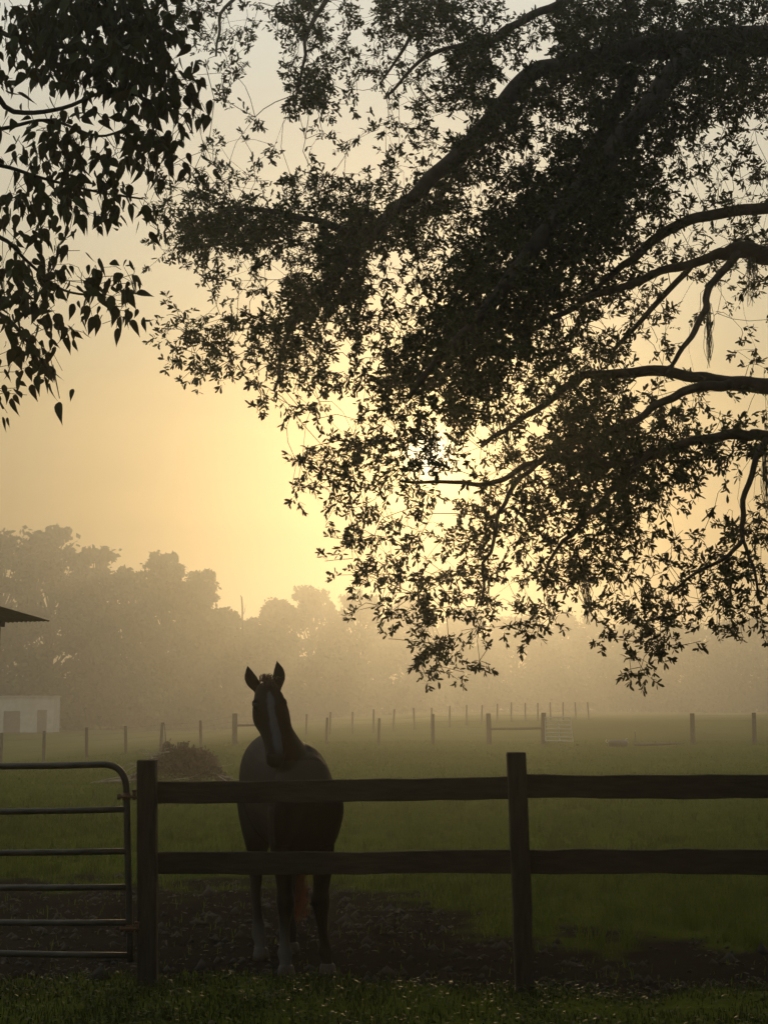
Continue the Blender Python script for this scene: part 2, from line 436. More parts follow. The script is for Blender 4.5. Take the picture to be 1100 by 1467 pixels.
tp = spline([[0,0,-0.3,.62],[0.03,0,.4,.50],[0.05,-.05,1.6,.42],[-.05,-.1,3.0,.40],[-.2,-.1,4.6,.34],[-.3,0,6.2,.28],[-.25,.1,8.0,.2],[-.1,.2,10.2,.1]], 5)
v, f = tube(tp[:, :3], tp[:, 3], 14)
v += rng.normal(size=v.shape) * 0.012
link('trunk', mesh('trunk', v, f, True), M_bark, oak)
limb_nodes = []; limb_len = []
for li, L in enumerate(oak_limbs):
    A = LP(L)
    d = A[:, 1]
    pts = np.column_stack([A[:, :3], A[:, 3] * d / FPX])
    if L[0][0] > 1150:   # reaches the trunk
        p0 = pts[0, :3]
        zt = max(2.4, p0[2] * 0.82 - 0.1)
        k = np.argmin(abs(tp[:, 2] - zt))
        t0 = tp[k, :3] + OR
        pts = np.vstack([np.append(t0, pts[0, 3] * 1.5), pts])
    sp = spline(pts, 6)
    wob = 0.012 * np.column_stack([vnoise(np.arange(len(sp)), np.full(len(sp), li * 7.1 + k * 3.3), 2.5, k) - 0.5 for k in range(3)]) * (2 + 0 * sp[:, :1])
    sp[:, :3] += wob * 2
    v, f = tube(sp[:, :3] - OR, np.maximum(sp[:, 3], 0.003), 8)
    link('limb', mesh('limb', v, f, True), M_bark, oak)
    fr = np.concatenate([[0], np.cumsum(np.linalg.norm(np.diff(sp[:, :3], axis=0), axis=1))])
    keep = slice(2, None)
    limb_nodes.append(sp[keep, :3]); limb_len.append(fr[keep] * 0.15)
limb_nodes = np.concatenate(limb_nodes); limb_len = np.concatenate(limb_len)

pts = []
cov = {0:0,1:.10,2:.20,3:.32,4:.46,5:.62,6:.85,7:1.05,8:1.6,9:3.8}
for r, row in enumerate(OAK):
    for c, ch in enumerate(row):
        lai = cov[int(ch)]
        if r >= 11 and lai > 2: lai = 2.1
        if r < 9 and lai < 3: lai *= 0.72
        if r < 9 and c >= 18: lai *= 0.75
        lam = lai * 22
        n = rng.poisson(lam)
        if n == 0: continue
        px = rng.uniform(c*50 - 3, c*50 + 53, n); py = rng.uniform(r*50 - 3, r*50 + 53, n)
        keep = rng.uniform(size=n) < np.clip(-0.25 + 1.3 * vnoise(px, py, 24, 21) + 1.1 * vnoise(px, py, 60, 22) + (0 if lai < 1.2 else .35 if lai < 3 else .8), 0, 1)
        px, py = px[keep], py[keep]
        if r >= 13: py = py - 26
        if c <= 9: px = px + 16
        for a, b in zip(px, py):
            dd = float(oak_depth(a, b)) + rng.normal() * (0.35 if lai < 1 else 0.7) + 0.5 * (vnoise(a, b, 120, 31) - 0.5) * 2
            if rng.uniform() < 0.42: dd += rng.uniform(0.4, 4.5)
            pts.append(at(a, b, dd))
tips = [(235,455),(240,527),(262,522),(300,505),(345,562),(395,600),(420,590),(450,555),(410,690),(425,722),(470,747),(487,800),(520,850),(533,862),(575,902),(600,930),(608,962),(625,950),(650,955),(690,918),(738,925),(770,925),(880,915),(938,958),(925,945),(955,925),(1010,912),(1060,922),(1085,918),(283,212),(350,182),(303,135),(318,112),(445,165),(300,408),(228,372),(520,545),(512,520),(530,575),(525,640),(455,660),(500,640),(480,545),(545,200)]
for a, b in tips:
    for k in range(3):
        pts.append(at(a + rng.normal()*7 + (16 if a < 500 else 0), b + rng.normal()*6 - (28 if b > 650 else 8), float(oak_depth(a, b)) + rng.normal() * 0.3))
vis_n = len(pts)
# unseen crown added to block skylight: right of, above and behind the view
def in_frame(q, mx=80, my=60):
    rel = q - np.array([0, 0, CAM_H]); zc = rel[:, 1] * CP + rel[:, 2] * SP
    zs = np.where(abs(zc) < 1e-3, 1e-3, zc)
    ux = rel[:, 0] / zs * FPX + 550; vy = 733.5 - (-rel[:, 1] * SP + rel[:, 2] * CP) / zs * FPX
    return (zc > 0) & (ux > -mx) & (ux < 1100 + mx) & (vy > -my) & (vy < 1550)
q = rng.normal(size=(9000, 3)); q /= np.linalg.norm(q, axis=1, keepdims=True)
q = np.array([4.0, 4.5, 3.6]) + q * rng.uniform(.62, 1.0, (9000, 1)) * np.array([12.5, 14.0, 8.5])
q = q[(q[:, 2] > 2.3 - .03 * q[:, 1]) & ~in_frame(q, 420, 260) & ~((q[:, 1] > 1.0) & (q[:, 0] < -.10 * q[:, 1] - .3 * (q[:, 2] < 6)))][:1500]
pts += list(q)
pts = np.array(pts)
nodes, par, order = grow(limb_nodes, limb_len, pts, w=0.22)
n0 = len(limb_nodes)
hubs = [i for i in range(n0, len(nodes)) if order[i - n0] >= vis_n]
ex = []; exp_ = []
for i in hubs:
    for k in range(4):
        ex.append(nodes[i] + rng.normal(size=3) * np.array([.55, .55, .4])); exp_.append(i)
ex = np.array(ex); ok = ~in_frame(ex, 380, 220)
nodes = np.vstack([nodes, ex[ok]]); par = np.concatenate([par, np.array(exp_)[ok]])
order = np.concatenate([order, np.full(ok.sum(), vis_n + 10**6)])
bv, bf, br = branch_mesh(nodes, par, n0, 0.0022, maxr=0.022)
link('twigs', mesh('twigs', bv - OR, bf), M_bark, oak, kind='stuff')
# leaves
isvis = (order < vis_n)
LB, LD, LL, LW = [], [], [], []
for i in range(n0, len(nodes)):
    p = nodes[i]; a = nodes[par[i]]
    dirn = p - a; dirn /= np.linalg.norm(dirn) + 1e-9
    vis = isvis[i - n0]
    m = rng.integers(20, 30) if vis else 20
    # two or three short shoots at every node
    for s in range(2):
        sd_ = dirn * 0.7 + rng.normal(size=3) * 0.55 + np.array([0, 0, -0.12]); sd_ /= np.linalg.norm(sd_)
        sl = rng.uniform(0.08, 0.17) * (1 if vis else 3.0)
        k = m // 2
        t = np.sort(rng.uniform(0.05, 1, k)) ** 0.7
        LB.append(p - dirn * 0.03 + np.outer(t, sd_ * sl))
        ld = sd_ * 0.75 + rng.normal(size=(k, 3)) * 0.6
        LD.append(ld / np.linalg.norm(ld, axis=1, keepdims=True))
        ln = rng.uniform(0.036, 0.066, k) * (1 if vis else 3.6)  # the added unseen crown gets enlarged leaves
        LL.append(ln); LW.append(ln * rng.uniform(0.27, 0.38, k))
LB = np.concatenate(LB); LD = np.concatenate(LD); LL = np.concatenate(LL); LW = np.concatenate(LW)
print('oak leaves', len(LB))
up = rand_unit(len(LB)) * 0.9 + np.array([0, 0, 0.7])
v, f = leaf_arrays(LB - OR, LD, LL, LW, up, 0.05, 'oak')
fo = link('foliage', mesh('foliage', v, f), M_oak, oak, kind='stuff')

# ------------------------------------------------------------------ broad-leaved tree on the left
LT = ["799983","899993","588984","345786","366251","787673","655530","341010","885500","753300","550000","420000","200000"]
lt_xy = (-3.6, 7.2)
ltree = empty('broadleaf_tree', (lt_xy[0], lt_xy[1], 0), 'tree with large pointed drooping leaves reaching in from the upper left edge', 'tree')
LR = np.array([lt_xy[0], lt_xy[1], 0.0])
tp2 = spline([[0,0,-.2,.2],[.02,0,.6,.15],[.06,-.04,2.0,.13],[.0,.03,3.4,.11],[.1,0,4.8,.07],[.05,.08,6.2,.03]], 5)
v, f = tube(tp2[:, :3], tp2[:, 3], 12); link('trunk', mesh('trunk', v, f, True), M_bark, ltree)
ll_limbs = [
 [(-80,130,7),(20,160,5),(90,155,4),(160,130,3),(230,150,2.2),(270,170,1.5)],
 [(-90,20,7),(10,50,5),(110,70,3.5),(200,70,2.5),(240,110,1.6)],
 [(-80,190,6),(0,185,4),(70,172,3),(140,195,2.4),(190,185,2),(225,215,1.5)],
 [(-80,230,6),(0,237,4),(60,255,3),(140,275,2.4),(205,285,1.8)],
 [(-80,330,6),(0,340,4),(40,375,3),(90,415,2.5),(150,425,1.8)],
 [(-90,430,6),(0,450,4),(40,490,3),(70,530,1.8)],
 [(-70,500,5),(-20,540,3),(5,585,1.8)],
 [(-80,-60,6),(40,-30,4),(150,0,3),(220,30,2)],
]
ln_, ll_ = [], []
for L in ll_limbs:
    A = np.array([np.append(at(p[0], p[1], 7.0 + 0.25*math.sin(p[1]*.05)), p[2] * 7.0 / FPX) for p in L])
    k = np.argmin(abs(tp2[:, 2] - max(1.6, A[0, 2] * 0.85)))
    A = np.vstack([np.append(tp2[k, :3] + LR, A[0, 3] * 1.5), A])
    sp = spline(A, 5)
    v, f = tube(sp[:, :3] - LR, np.maximum(sp[:, 3] * 0.8, 0.002), 7)
    link('limb', mesh('limb', v, f, True), M_bark, ltree)
    ln_.append(sp[2:, :3]); ll_.append(np.arange(len(sp) - 2) * 0.02)
ln_ = np.concatenate(ln_); ll_ = np.concatenate(ll_)
pts = []
for r, row in enumerate(LT):
    for c, ch in enumerate(row):
        n = rng.poisson(min(cov[int(ch)], 2.8) * 13.5)
        for k in range(n):
            pts.append(at(rng.uniform(c*50, c*50+50), rng.uniform(r*50-28, r*50+22), 7.0 + rng.normal() * 0.35))
lt_tips = [(265,55),(262,90),(283,150),(280,170),(268,188),(255,215),(228,345),(218,338),(178,470),(165,440),(122,492),(110,480),(150,480),(80,545),(62,540),(14,608),(20,575),(118,375),(130,320),(178,325),(108,315),(68,335),(152,412)]
for a, b in lt_tips:
    pts.append(at(a - 3, b - 16, 7.0 + rng.normal() * 0.2))
vis2 = len(pts)
for k in range(160):
    q = np.array([lt_xy[0] + rng.normal() * 1.1 - 0.6, lt_xy[1] + rng.normal() * 1.1, rng.uniform(2.6, 7.0)])
    if (q[0] / q[1] * FPX + 550) > -60: continue
    pts.append(q)
pts = np.array(pts)
nodes, par, order = grow(ln_, ll_, pts, w=0.15)
n0 = len(ln_)
bv, bf, br = branch_mesh(nodes, par, n0, 0.0014, maxr=0.006)
link('twigs', mesh('twigs', bv - LR, bf), M_bark, ltree, kind='stuff')
B, D, Ln, vs = [], [], [], []
for i in range(n0, len(nodes)):
    p = nodes[i]; vis = order[i - n0] < vis2
    dirn = p - nodes[par[i]]; dirn /= np.linalg.norm(dirn) + 1e-9
    for s in range(rng.integers(2, 5)):
        b = p + rng.normal(size=3) * 0.03 - dirn * rng.uniform(0, 0.08)
        d = np.array([0, 0, -1.0]) + rng.normal(size=3) * 0.42 + dirn * 0.35
        B.append(b); D.append(d / np.linalg.norm(d)); Ln.append(rng.uniform(0.045, 0.104)); vs.append(vis)
B = np.array(B); D = np.array(D); Ln = np.array(Ln); vs = np.array(vs)
U = rand_unit(len(B)) * np.array([1, 1, 0.3])
# the 300 leaves that show largest are leaves of their own
score = Ln * np.where(vs, 1, 0) / B[:, 1]
own = np.argsort(-score)[:300]
protos = []
for k in range(6):
    vv, ff = leaf_arrays(np.zeros((1,3)), np.array([[0,0,-1.0]]), np.array([1.0]), np.array([rng.uniform(.36,.56)]), np.array([[0,1.0,0]]), rng.uniform(-.30,.34), 'broad')
    me = mesh('leaf', vv, ff); me.materials.append(M_big); protos.append(me)
for j in own:
    o = link('leaf', protos[int(j) % 6], None, ltree)
    q = Vector((0, 0, -1)).rotation_difference(Vector(D[j])) @ Matrix.Rotation(rng.uniform(0, 6.28), 3, 'Z').to_quaternion()
    o.rotation_mode = 'QUATERNION'; o.rotation_quaternion = q
    o.location = tuple(B[j] - LR); o.scale = (Ln[j],) * 3
rest = np.setdiff1d(np.arange(len(B)), own)
droops = rng.uniform(-.3, .34, (len(rest), 1))
v, f = leaf_arrays(B[rest] - LR, D[rest], Ln[rest], Ln[rest] * rng.uniform(.36, .56, len(rest)), U[rest], droops, 'broad')
link('foliage', mesh('foliage', v, f), M_big, ltree, kind='stuff')
print('left leaves', len(B))

# ------------------------------------------------------------------ far trees in the fog
far = [ # px, top py, half width px, distance, label
 (-70,760,60,190,'fog-veiled tree just cut by the left edge, behind the white shed'),
 (5,748,58,193,'tall fog-veiled tree rising directly above the dark roof corner'),
 (78,738,52,200,'tallest fog-veiled tree of the left treeline, with bright gaps in its crown'),
 (135,770,42,206,'sloping fog-veiled tree right of the tallest one in the left treeline'),
 (182,803,40,204,'lower fog-veiled tree in the dip between two rounded crowns at left'),
 (238,778,46,197,'rounded fog-veiled tree crown left of the notch in the treeline'),
 (288,806,34,200,'fog-veiled tree stepping down towards the notch in the treeline'),
 (325,862,26,203,'small fog-veiled tree on the left side of the treeline notch'),
 (366,878,24,232,'low fog-veiled tree in the notch of the treeline, behind the thin dead pole'),
 (398,852,34,242,'fog-veiled tree right of the treeline notch, above the horse ears'),
 (447,832,44,248,'rounded fog-veiled tree above and right of the horse head'),
 (515,840,44,253,'fog-veiled tree whose top meets the lowest left oak sprays'),
 (585,852,48,288,'fog-veiled tree behind the lowest hanging oak spray'),
 (660,866,50,290,'faint fog-veiled tree above the pair of braced far posts'),
 (740,876,52,294,'faint fog-veiled tree above the pale far gate'),
 (825,872,55,301,'faint fog-veiled tree behind the hanging moss strand'),
 (905,886,55,305,'faint fog-veiled tree above the dark tub in the field'),
 (985,892,55,278,'faint fog-veiled tree above the first lone far post at right'),
 (1065,884,58,284,'faint fog-veiled tree at the right edge of the treeline'),
 (1160,880,60,294,'faint fog-veiled tree just cut by the right edge'),
]
def far_tree(px, top, hw, Y, label, seed):
    r = np.random.default_rng(seed)
    P = at(px, top, Y); g = gzf(P[0], Y)
    H = P[2] - g; W = hw * Y / FPX
    o = empty('tree', (P[0], Y, g), label, 'tree', 'trees along the foggy far edge of the field')
    tr = spline([[0,0,-.3,.55],[.1,0,H*.2,.42],[-.1,.1,H*.45,.3],[.1,0,H*.7,.15],[0,0,H*.9,.05]], 3)
    v, f = tube(tr[:, :3], tr[:, 3], 7); link('trunk', mesh('trunk', v, f, True), M_bark, o)
    cs = []
    nl = 165
    for k in range(nl):
        t = r.uniform(0.72, 0.93) if k < 6 else (r.uniform(0.02, 0.22) if k < 46 else r.uniform(0.04, 0.93))
        prof = math.sin(min(1, (1 - t) * 1.7 + 0.16) * math.pi / 2)
        a = r.uniform(0, 6.283); rad = W * prof * math.sqrt(r.uniform(0.1, 1)) * (1.45 if t < 0.22 else 1.25 if t < 0.6 else 1.05)
        s = W * r.uniform(0.10, 0.31) * (0.85 if t > 0.7 else 1.2)
        z = min(t * H, H - s * 0.8)
        cs.append((math.cos(a) * rad, math.sin(a) * rad * 0.9, z, s))
    V = []
    mb = MB()
    for (x, y, z, s) in cs:
        m = 84
        u = r.normal(size=(m, 3)); u /= np.linalg.norm(u, axis=1, keepdims=True)
        rr = s * (0.2 + 1.2 * r.uniform(0, 1, (m, 1)) ** 0.8) * np.where(r.uniform(size=(m, 1)) < .14, 1.5, 1.0)
        V.append(np.array([x, y, z]) + u * rr * np.array([1, 1, 0.8]))
        zz = max(z - s, H * 0.15)
        mb.tube([[0, 0, zz * 0.7], [x * .5, y * .5, zz * .85 + .3], [x, y, z]], [.12, .08, .03], 4)
    mb.build('limbs', M_bark, o, kind='stuff')
    C = np.concatenate(V); n = len(C)
    dr = r.normal(size=(n, 3)); dr /= np.linalg.norm(dr, axis=1, keepdims=True)
    up = r.normal(size=(n, 3))
    ln = r.uniform(.42, 1.15, n)
    side = np.cross(dr, up); side /= np.linalg.norm(side, axis=1, keepdims=True)
    q = np.stack([C - dr*ln[:,None]*.5, C + side*ln[:,None]*.3, C + dr*ln[:,None]*.5, C - side*ln[:,None]*.3], 1).reshape(-1, 3)
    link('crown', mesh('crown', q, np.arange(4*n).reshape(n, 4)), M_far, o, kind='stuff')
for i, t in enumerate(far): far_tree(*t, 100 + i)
# dead pole in the notch
b = at(346, 1000, 205); t_ = at(343, 853, 205)
pole = empty('dead_trunk', (b[0], 205, gzf(b[0], 205)), 'thin bare dead trunk poking up in the treeline notch', 'dead tree')
hh = t_[2] - gzf(b[0], 205)
mb = MB(); mb.tube([[0,0,-.2],[.05,0,hh*.5],[0,0,hh*.9],[-.12,0,hh*.985],[-.28,0,hh]], [.2,.16,.11,.10,.04], 6); mb.build('stem', M_bark, pole, True)
mb = MB(); mb.tube([[0.0,0,hh*.84],[.3,0,hh*.88],[.42,0,hh*.93]], [.05,.035,.015], 5); mb.build('stub', M_bark, pole, True)

# ------------------------------------------------------------------ board fence in front
def plank(mb, p0, p1, h, th, seg=10, seed=0):
    """board from p0 to p1 (centres of its ends), slightly uneven edges"""
    r = np.random.default_rng(seed)
    p0 = np.array(p0, float); p1 = np.array(p1, float)
    V = []; F = []
    for i in range(seg + 1):
        t = i / seg; c = p0 + (p1 - p0) * t - np.array([0, 0, .006 * math.sin(math.pi * t)])
        a = r.normal() * .0028; b_ = r.normal() * .0028; e = .005
        for (y, z) in ((-th/2, -h/2+a+e), (-th/2+e, -h/2+a), (th/2-e, -h/2+a), (th/2, -h/2+a+e), (th/2, h/2+b_-e), (th/2-e, h/2+b_), (-th/2+e, h/2+b_), (-th/2, h/2+b_-e)):
            V.append(c + np.array([0, y, z]))
    for i in range(seg):
        for j in range(8):
            k = (j + 1) % 8
            F.append((i*8+j, i*8+k, (i+1)*8+k, (i+1)*8+j))
    F.append(tuple(range(7, -1, -1))); F.append(tuple(seg*8 + j for j in range(8)))
    mb.add(V, F)
FY = 9.40
fence = empty('board_fence', at(746, 1405, FY), 'dark wooden board fence with two boards, in front of the horse', 'fence')
FO = np.array(fence.location)
def post(px0, py0, px1, py1, wpx, Y, depth=.10, seed=0):
    """square post from ground (px0,py0) to top (px1,py1)"""
    r = np.random.default_rng(seed)
    a = at(px0, py0, Y); b = at(px1, py1, Y); a[2] = gzf(a[0], Y) - 0.25
    w = wpx * Y / FPX / 2; d = depth / 2; c = .007
    V = []; F = []; n = 9
    prof = [(-w+c,-d),(w-c,-d),(w,-d+c),(w,d-c),(w-c,d),(-w+c,d),(-w,d-c),(-w,-d+c)]
    for i in range(n + 1):
        t = i / n; q = a + (b - a) * t + np.array([r.normal()*.0015, 0, 0])
        for x, y in prof: V.append(q + np.array([x, y, (0 if i < n else .004 * math.copysign(1, x))]) - FO)
    for x, y in prof: V.append(b + np.array([x*.93, y*.93, .006]) - FO)
    for i in range(n + 1):
        for j in range(8):
            k = (j + 1) % 8; F.append((i*8+j, i*8+k, (i+1)*8+k, (i+1)*8+j))
    F.append(tuple((n+1)*8 + j for j in range(8)))
    mb = MB(); mb.add(V, F); return mb.build('post', M_post, fence)
post(214, 1392, 211, 1090, 26.5, FY, seed=1)
post(753, 1406, 739, 1079, 26, FY, seed=2)
post(1290, 1406, 1283, 1076, 26, FY, seed=3)
BY = FY + 0.05 + 0.016
def board(x0, yt0, yb0, x1, yt1, yb1, seed, dy=0):
    p0 = at(x0, (yt0+yb0)/2, BY+dy); p1 = at(x1, (yt1+yb1)/2, BY+dy)
    h = ((yb0-yt0)+(yb1-yt1))/2 * BY / FPX
    mb = MB(); plank(mb, p0 - FO, p1 - FO, h, .028, 14, seed); mb.build('board', M_fence, fence)
board(204, 1120.5, 1151, 744, 1111.5, 1143.5, 11)
board(745, 1109.5, 1143, 1284, 1109.5, 1141, 12)
board(204, 1221, 1251.5, 749, 1217.5, 1250, 13)
board(750, 1216.5, 1250.5, 1287, 1216, 1250, 14)
# nails: small heads on the posts would sit on the field side, none in view

# ------------------------------------------------------------------ tube gate at the left
GYD = 9.36
gate = empty('tube_gate', at(187, 1378, GYD), 'metal tube gate with six bars hung beside the left fence post', 'gate')
GO = np.array(gate.location)
def gp(px, py): return at(px, py, GYD) - GO
gr = 4.8 * GYD / FPX
mb = MB()
fr = [gp(-420,1104), gp(-200,1102), gp(0,1098), gp(80,1097), gp(140,1095.5), gp(156,1096), gp(169,1101), gp(177,1111), gp(181,1125), gp(182,1150), gp(184,1250), gp(187,1378)]
mb.tube(spline(fr, 5), gr, 10); mb.build('frame_tube', M_gate, gate, True)
mb = MB(); mb.tube([gp(-420,1104), gp(-420,1250), gp(-419,1376)], gr, 10); mb.build('frame_tube', M_gate, gate, True)
for (a, b, x1) in ((1163,1159.5,180),(1222,1219.5,182),(1272,1271,183),(1322,1322,184),(1366,1369,185.5)):
    mb = MB(); mb.tube([gp(-420, a + (a-b)*2.2), gp(-200, a+(a-b)*1.1), gp(0, a), gp(90,(a+b)/2+.4), gp(x1, b)], gr*.93, 10); mb.build('bar', M_gate, gate, True)
mb = MB(); mb.tube([gp(-120,1102), gp(-119,1250), gp(-118,1370)], gr*.7, 8); mb.build('brace', M_gate, gate, True)
for yy, x0 in ((1141, 182), (1330, 186)):
    mb = MB()
    c = gp(x0, yy)
    mb.tube([c + [-.045,-.024,0], c + [.03,-.024,0], c + [.055,-.01,-.004], c + [.08,.02,-.012]], [.009]*4, 8)
    mb.tube([c + [-.043,-.02,-.016], c + [-.043,-.02,.016]], .012, 6)
    mb.tube([c + [-.002,0,-.022], c + [-.002,0,.022]], gr*1.22, 10)
    hg = mb.build('hinge', M_hinge, gate, True)
    mb = MB()
    mb.tube([c + [.046,-.012,-.02], c + [.046,-.012,.034]], .011, 8)
    mb.tube([c + [.046,-.012,.030], c + [.046,-.012,.040]], .015, 8)
    mb.build('pin', M_hinge, hg, True)

# ------------------------------------------------------------------ horse
horse = empty('horse', (-0.505, 9.80, gzf(-0.49, 9.8)), 'dark horse with a white blaze facing the viewer behind the board fence', 'horse')
YAW = math.radians(14)
horse.rotation_euler = (0, 0, YAW)
horse.location.y = 9.84
def loft(rings, n=20, e=2.0):
    """rings: (centre xyz, axis-a vector, axis-b vector)"""
    V = []; F = []
    for c, a, b in rings:
        c = np.asarray(c, float); a = np.asarray(a, float); b = np.asarray(b, float)
        for j in range(n):
            th = 2*math.pi*j/n; ca, sa = math.cos(th), math.sin(th)
            ca = math.copysign(abs(ca)**(2/e), ca); sa = math.copysign(abs(sa)**(2/e), sa)
            V.append(c + a*ca + b*sa)
    m = len(rings)
    for i in range(m-1):
        for j in range(n):
            k = (j+1) % n; F.append((i*n+j, i*n+k, (i+1)*n+k, (i+1)*n+j))
    F.append(tuple(range(n-1,-1,-1))); F.append(tuple((m-1)*n+j for j in range(n)))
    return np.array(V), F
hb = MB()
X, Yv, Z = np.eye(3)
tor = [(-.235,1.09,.07,.09),(-.20,1.09,.145,.17),(-.12,1.05,.205,.29),(0,1.045,.24,.33),(.14,1.055,.255,.365),(.34,1.065,.275,.345),(.56,1.075,.295,.345),(.78,1.115,.305,.35),(.96,1.145,.298,.335),(1.12,1.155,.275,.30),(1.24,1.12,.215,.22),(1.31,1.10,.13,.14),(1.335,1.09,.05,.06)]
tor = spline(tor, 3)
v, f = loft([((0, t[0], t[1]), X*max(t[2]*.85,.02), Z*max(t[3],.02)) for t in tor], 28, 2.2); hb.add(v, f)
# neck
nk = spline([(.01,.20,1.13,.15,.27),(-.03,.10,1.25,.132,.24),(-.105,.03,1.38,.108,.20),(-.165,-.005,1.50,.090,.16),(-.178,-.002,1.61,.080,.132),(-.208,.015,1.715,.072,.105)], 4)
rg = []
for i, q in enumerate(nk):
    t = nk[min(i+1, len(nk)-1)][:3] - nk[max(i-1,0)][:3]; t /= np.linalg.norm(t)
    a = X - t*np.dot(X, t); a /= np.linalg.norm(a); b = np.cross(t, a)
    rg.append((q[:3], a*q[3], b*q[4]))
v, f = loft(rg, 24, 2.0); hb.add(v, f)
# chest muscles
for sx in (-1, 1):
    ms = spline([(sx*.12,-.14,1.18,.06,.06),(sx*.115,-.18,1.05,.105,.085),(sx*.115,-.13,.92,.10,.08),(sx*.12,-.05,.80,.07,.07)], 3)
    v, f = loft([(q[:3], X*q[3], Yv*q[4]) for q in ms], 16); hb.add(v, f)
# head
HP = np.array([-.236,.02,1.752]); HM = np.array([-.214,-.21,1.305])
ha = (HM - HP); HL = np.linalg.norm(ha); ha /= HL
hx = X - ha*np.dot(X, ha); hx /= np.linalg.norm(hx); hy = np.cross(ha, hx)      # hy: towards the throat or the face
if hy[1] > 0: hy = -hy                                                           # towards the viewer
prof = spline([(-.05,.045,.05,.03),(.02,.074,.08,.02),(.14,.090,.105,-.005),(.25,.0985,.122,-.018),(.36,.096,.128,-.028),(.50,.072,.100,-.02),(.64,.058,.078,-.008),(.78,.053,.066,0),(.90,.058,.064,.0),(.98,.052,.054,-.004),(1.03,.030,.032,-.006)], 3)
v, f = loft([(HP + ha*HL*q[0] + hy*q[3], hx*max(q[1],.01), hy*max(q[2],.01)) for q in prof], 22, 2.3); hb.add(v, f)
# brow ridges, nostril rims
for sx in (-1, 1):
    c = HP + ha*HL*.235 + hx*sx*.084 + hy*.045
    ms = [(c - ha*.045, hx*.006, hy*.006), (c - ha*.02, hx*.026, hy*.026), (c, hx*.029, hy*.030), (c + ha*.025, hx*.022, hy*.022), (c + ha*.05, hx*.005, hy*.005)]
    v, f = loft(ms, 12); hb.add(v, f)
    c = HP + ha*HL*.92 + hx*sx*.036 + hy*.03
    v, f = loft([(c - ha*.035, hx*.006, hy*.006), (c - ha*.01, hx*.024, hy*.030), (c + ha*.015, hx*.024, hy*.030), (c + ha*.035, hx*.006, hy*.01)], 12); hb.add(v, f)
# ears
ear_def = [((-.285,.03,1.755), (-.360,.02,1.905)), ((-.168,.03,1.765), (-.170,.02,1.938))]
for (b0, t0) in ear_def:
    b0 = np.array(b0); t0 = np.array(t0); ax = t0 - b0; EL = np.linalg.norm(ax); ax /= EL
    ex = X - ax*np.dot(X, ax); ex /= np.linalg.norm(ex); ey = np.cross(ax, ex)
    bow = 1 if b0[0] > -.2 else -1  # both ears curve outwards
    pr = spline([(-.15,.024,.024,0),(.05,.032,.026,.002),(.30,.041,.026,.011),(.55,.039,.022,.014),(.78,.026,.015,.010),(.95,.008,.009,.001),(1.02,.004,.005,-.002)], 2)
    v, f = loft([(b0 + ax*EL*q[0] + ex*bow*q[3], ex*q[1], ey*q[2]) for q in pr], 14); hb.add(v, f)
# legs
def leg(pts, n=16):
    q = spline(pts, 3)
    v, f = loft([((r[0], r[1], r[2]), X*max(r[3],.01), Yv*max(r[4],.01)) for r in q], n); hb.add(v, f)
leg([(-.13,.03,1.02,.085,.13),(-.135,.02,.84,.080,.115),(-.125,.0,.68,.066,.082),(-.115,-.01,.53,.050,.058),(-.11,-.022,.455,.061,.064),(-.112,-.012,.37,.042,.046),(-.112,0,.27,.033,.038),(-.11,.0,.185,.034,.042),(-.108,.005,.14,.049,.052),(-.107,-.015,.085,.036,.040),(-.107,-.03,.05,.046,.052)])
leg([(.125,.03,1.02,.075,.13),(.128,.02,.84,.074,.115),(.125,-.01,.68,.066,.082),(.108,-.045,.53,.050,.058),(.10,-.055,.455,.061,.064),(.112,-.04,.37,.042,.046),(.125,-.015,.27,.033,.038),(.14,.0,.185,.034,.042),(.146,.005,.14,.049,.052),(.15,-.015,.085,.036,.040),(.153,-.03,.05,.046,.052)])
leg([(-.16,.98,1.10,.115,.20),(-.16,.88,.93,.112,.185),(-.155,.80,.78,.095,.145),(-.15,.84,.66,.062,.080),(-.150,.90,.57,.047,.062),(-.148,.885,.50,.043,.056),(-.155,.85,.40,.034,.042),(-.148,.79,.26,.033,.038),(-.145,.75,.15,.049,.052),(-.143,.715,.09,.036,.040),(-.143,.69,.05,.047,.052)])
leg([(.17,1.0,1.10,.115,.20),(.18,.96,.93,.112,.175),(.175,.94,.78,.088,.125),(.145,.98,.66,.058,.075),(.125,1.03,.57,.047,.062),(.115,1.02,.50,.043,.056),(.11,.99,.40,.034,.042),(.10,.95,.26,.033,.038),(.098,.93,.15,.049,.052),(.097,.895,.09,.036,.040),(.097,.875,.05,.047,.052)])
raw = mesh('horse_raw', np.concatenate(hb.v), hb.f)
tmp = bpy.data.objects.new('tmp_body', raw); COL.objects.link(tmp)
rm = tmp.modifiers.new('r', 'REMESH'); rm.mode = 'VOXEL'; rm.voxel_size = 0.0085
sm = tmp.modifiers.new('s', 'SMOOTH'); sm.factor = 0.5; sm.iterations = 5
bpy.context.view_layer.update()
dg = bpy.context.evaluated_depsgraph_get()
bm_ = bpy.data.meshes.new_from_object(tmp.evaluated_get(dg))
bpy.data.objects.remove(tmp)
bm_.name = 'body'
n = len(bm_.vertices); co = np.empty(n*3, dtype=np.float32); bm_.vertices.foreach_get('co', co); co = co.reshape(-1, 3)
coat = np.tile(np.array([0.009,0.0055,0.004]), (n, 1))
low = sstep(.62, .40, co[:, 2])[:, None]; coat = coat*(1-low) + np.array([0.012,0.010,0.009])*low
rel = co - HP; s_ = rel @ ha / HL; lx = rel @ hx; fy = rel @ hy
jag = .006*np.sin(s_*31) + .004*np.sin(s_*67+1)
hw_ = np.interp(s_, [.10,.16,.24,.40,.55,.70,.85,.95], [.002,.010,.021,.016,.024,.028,.027,.016])
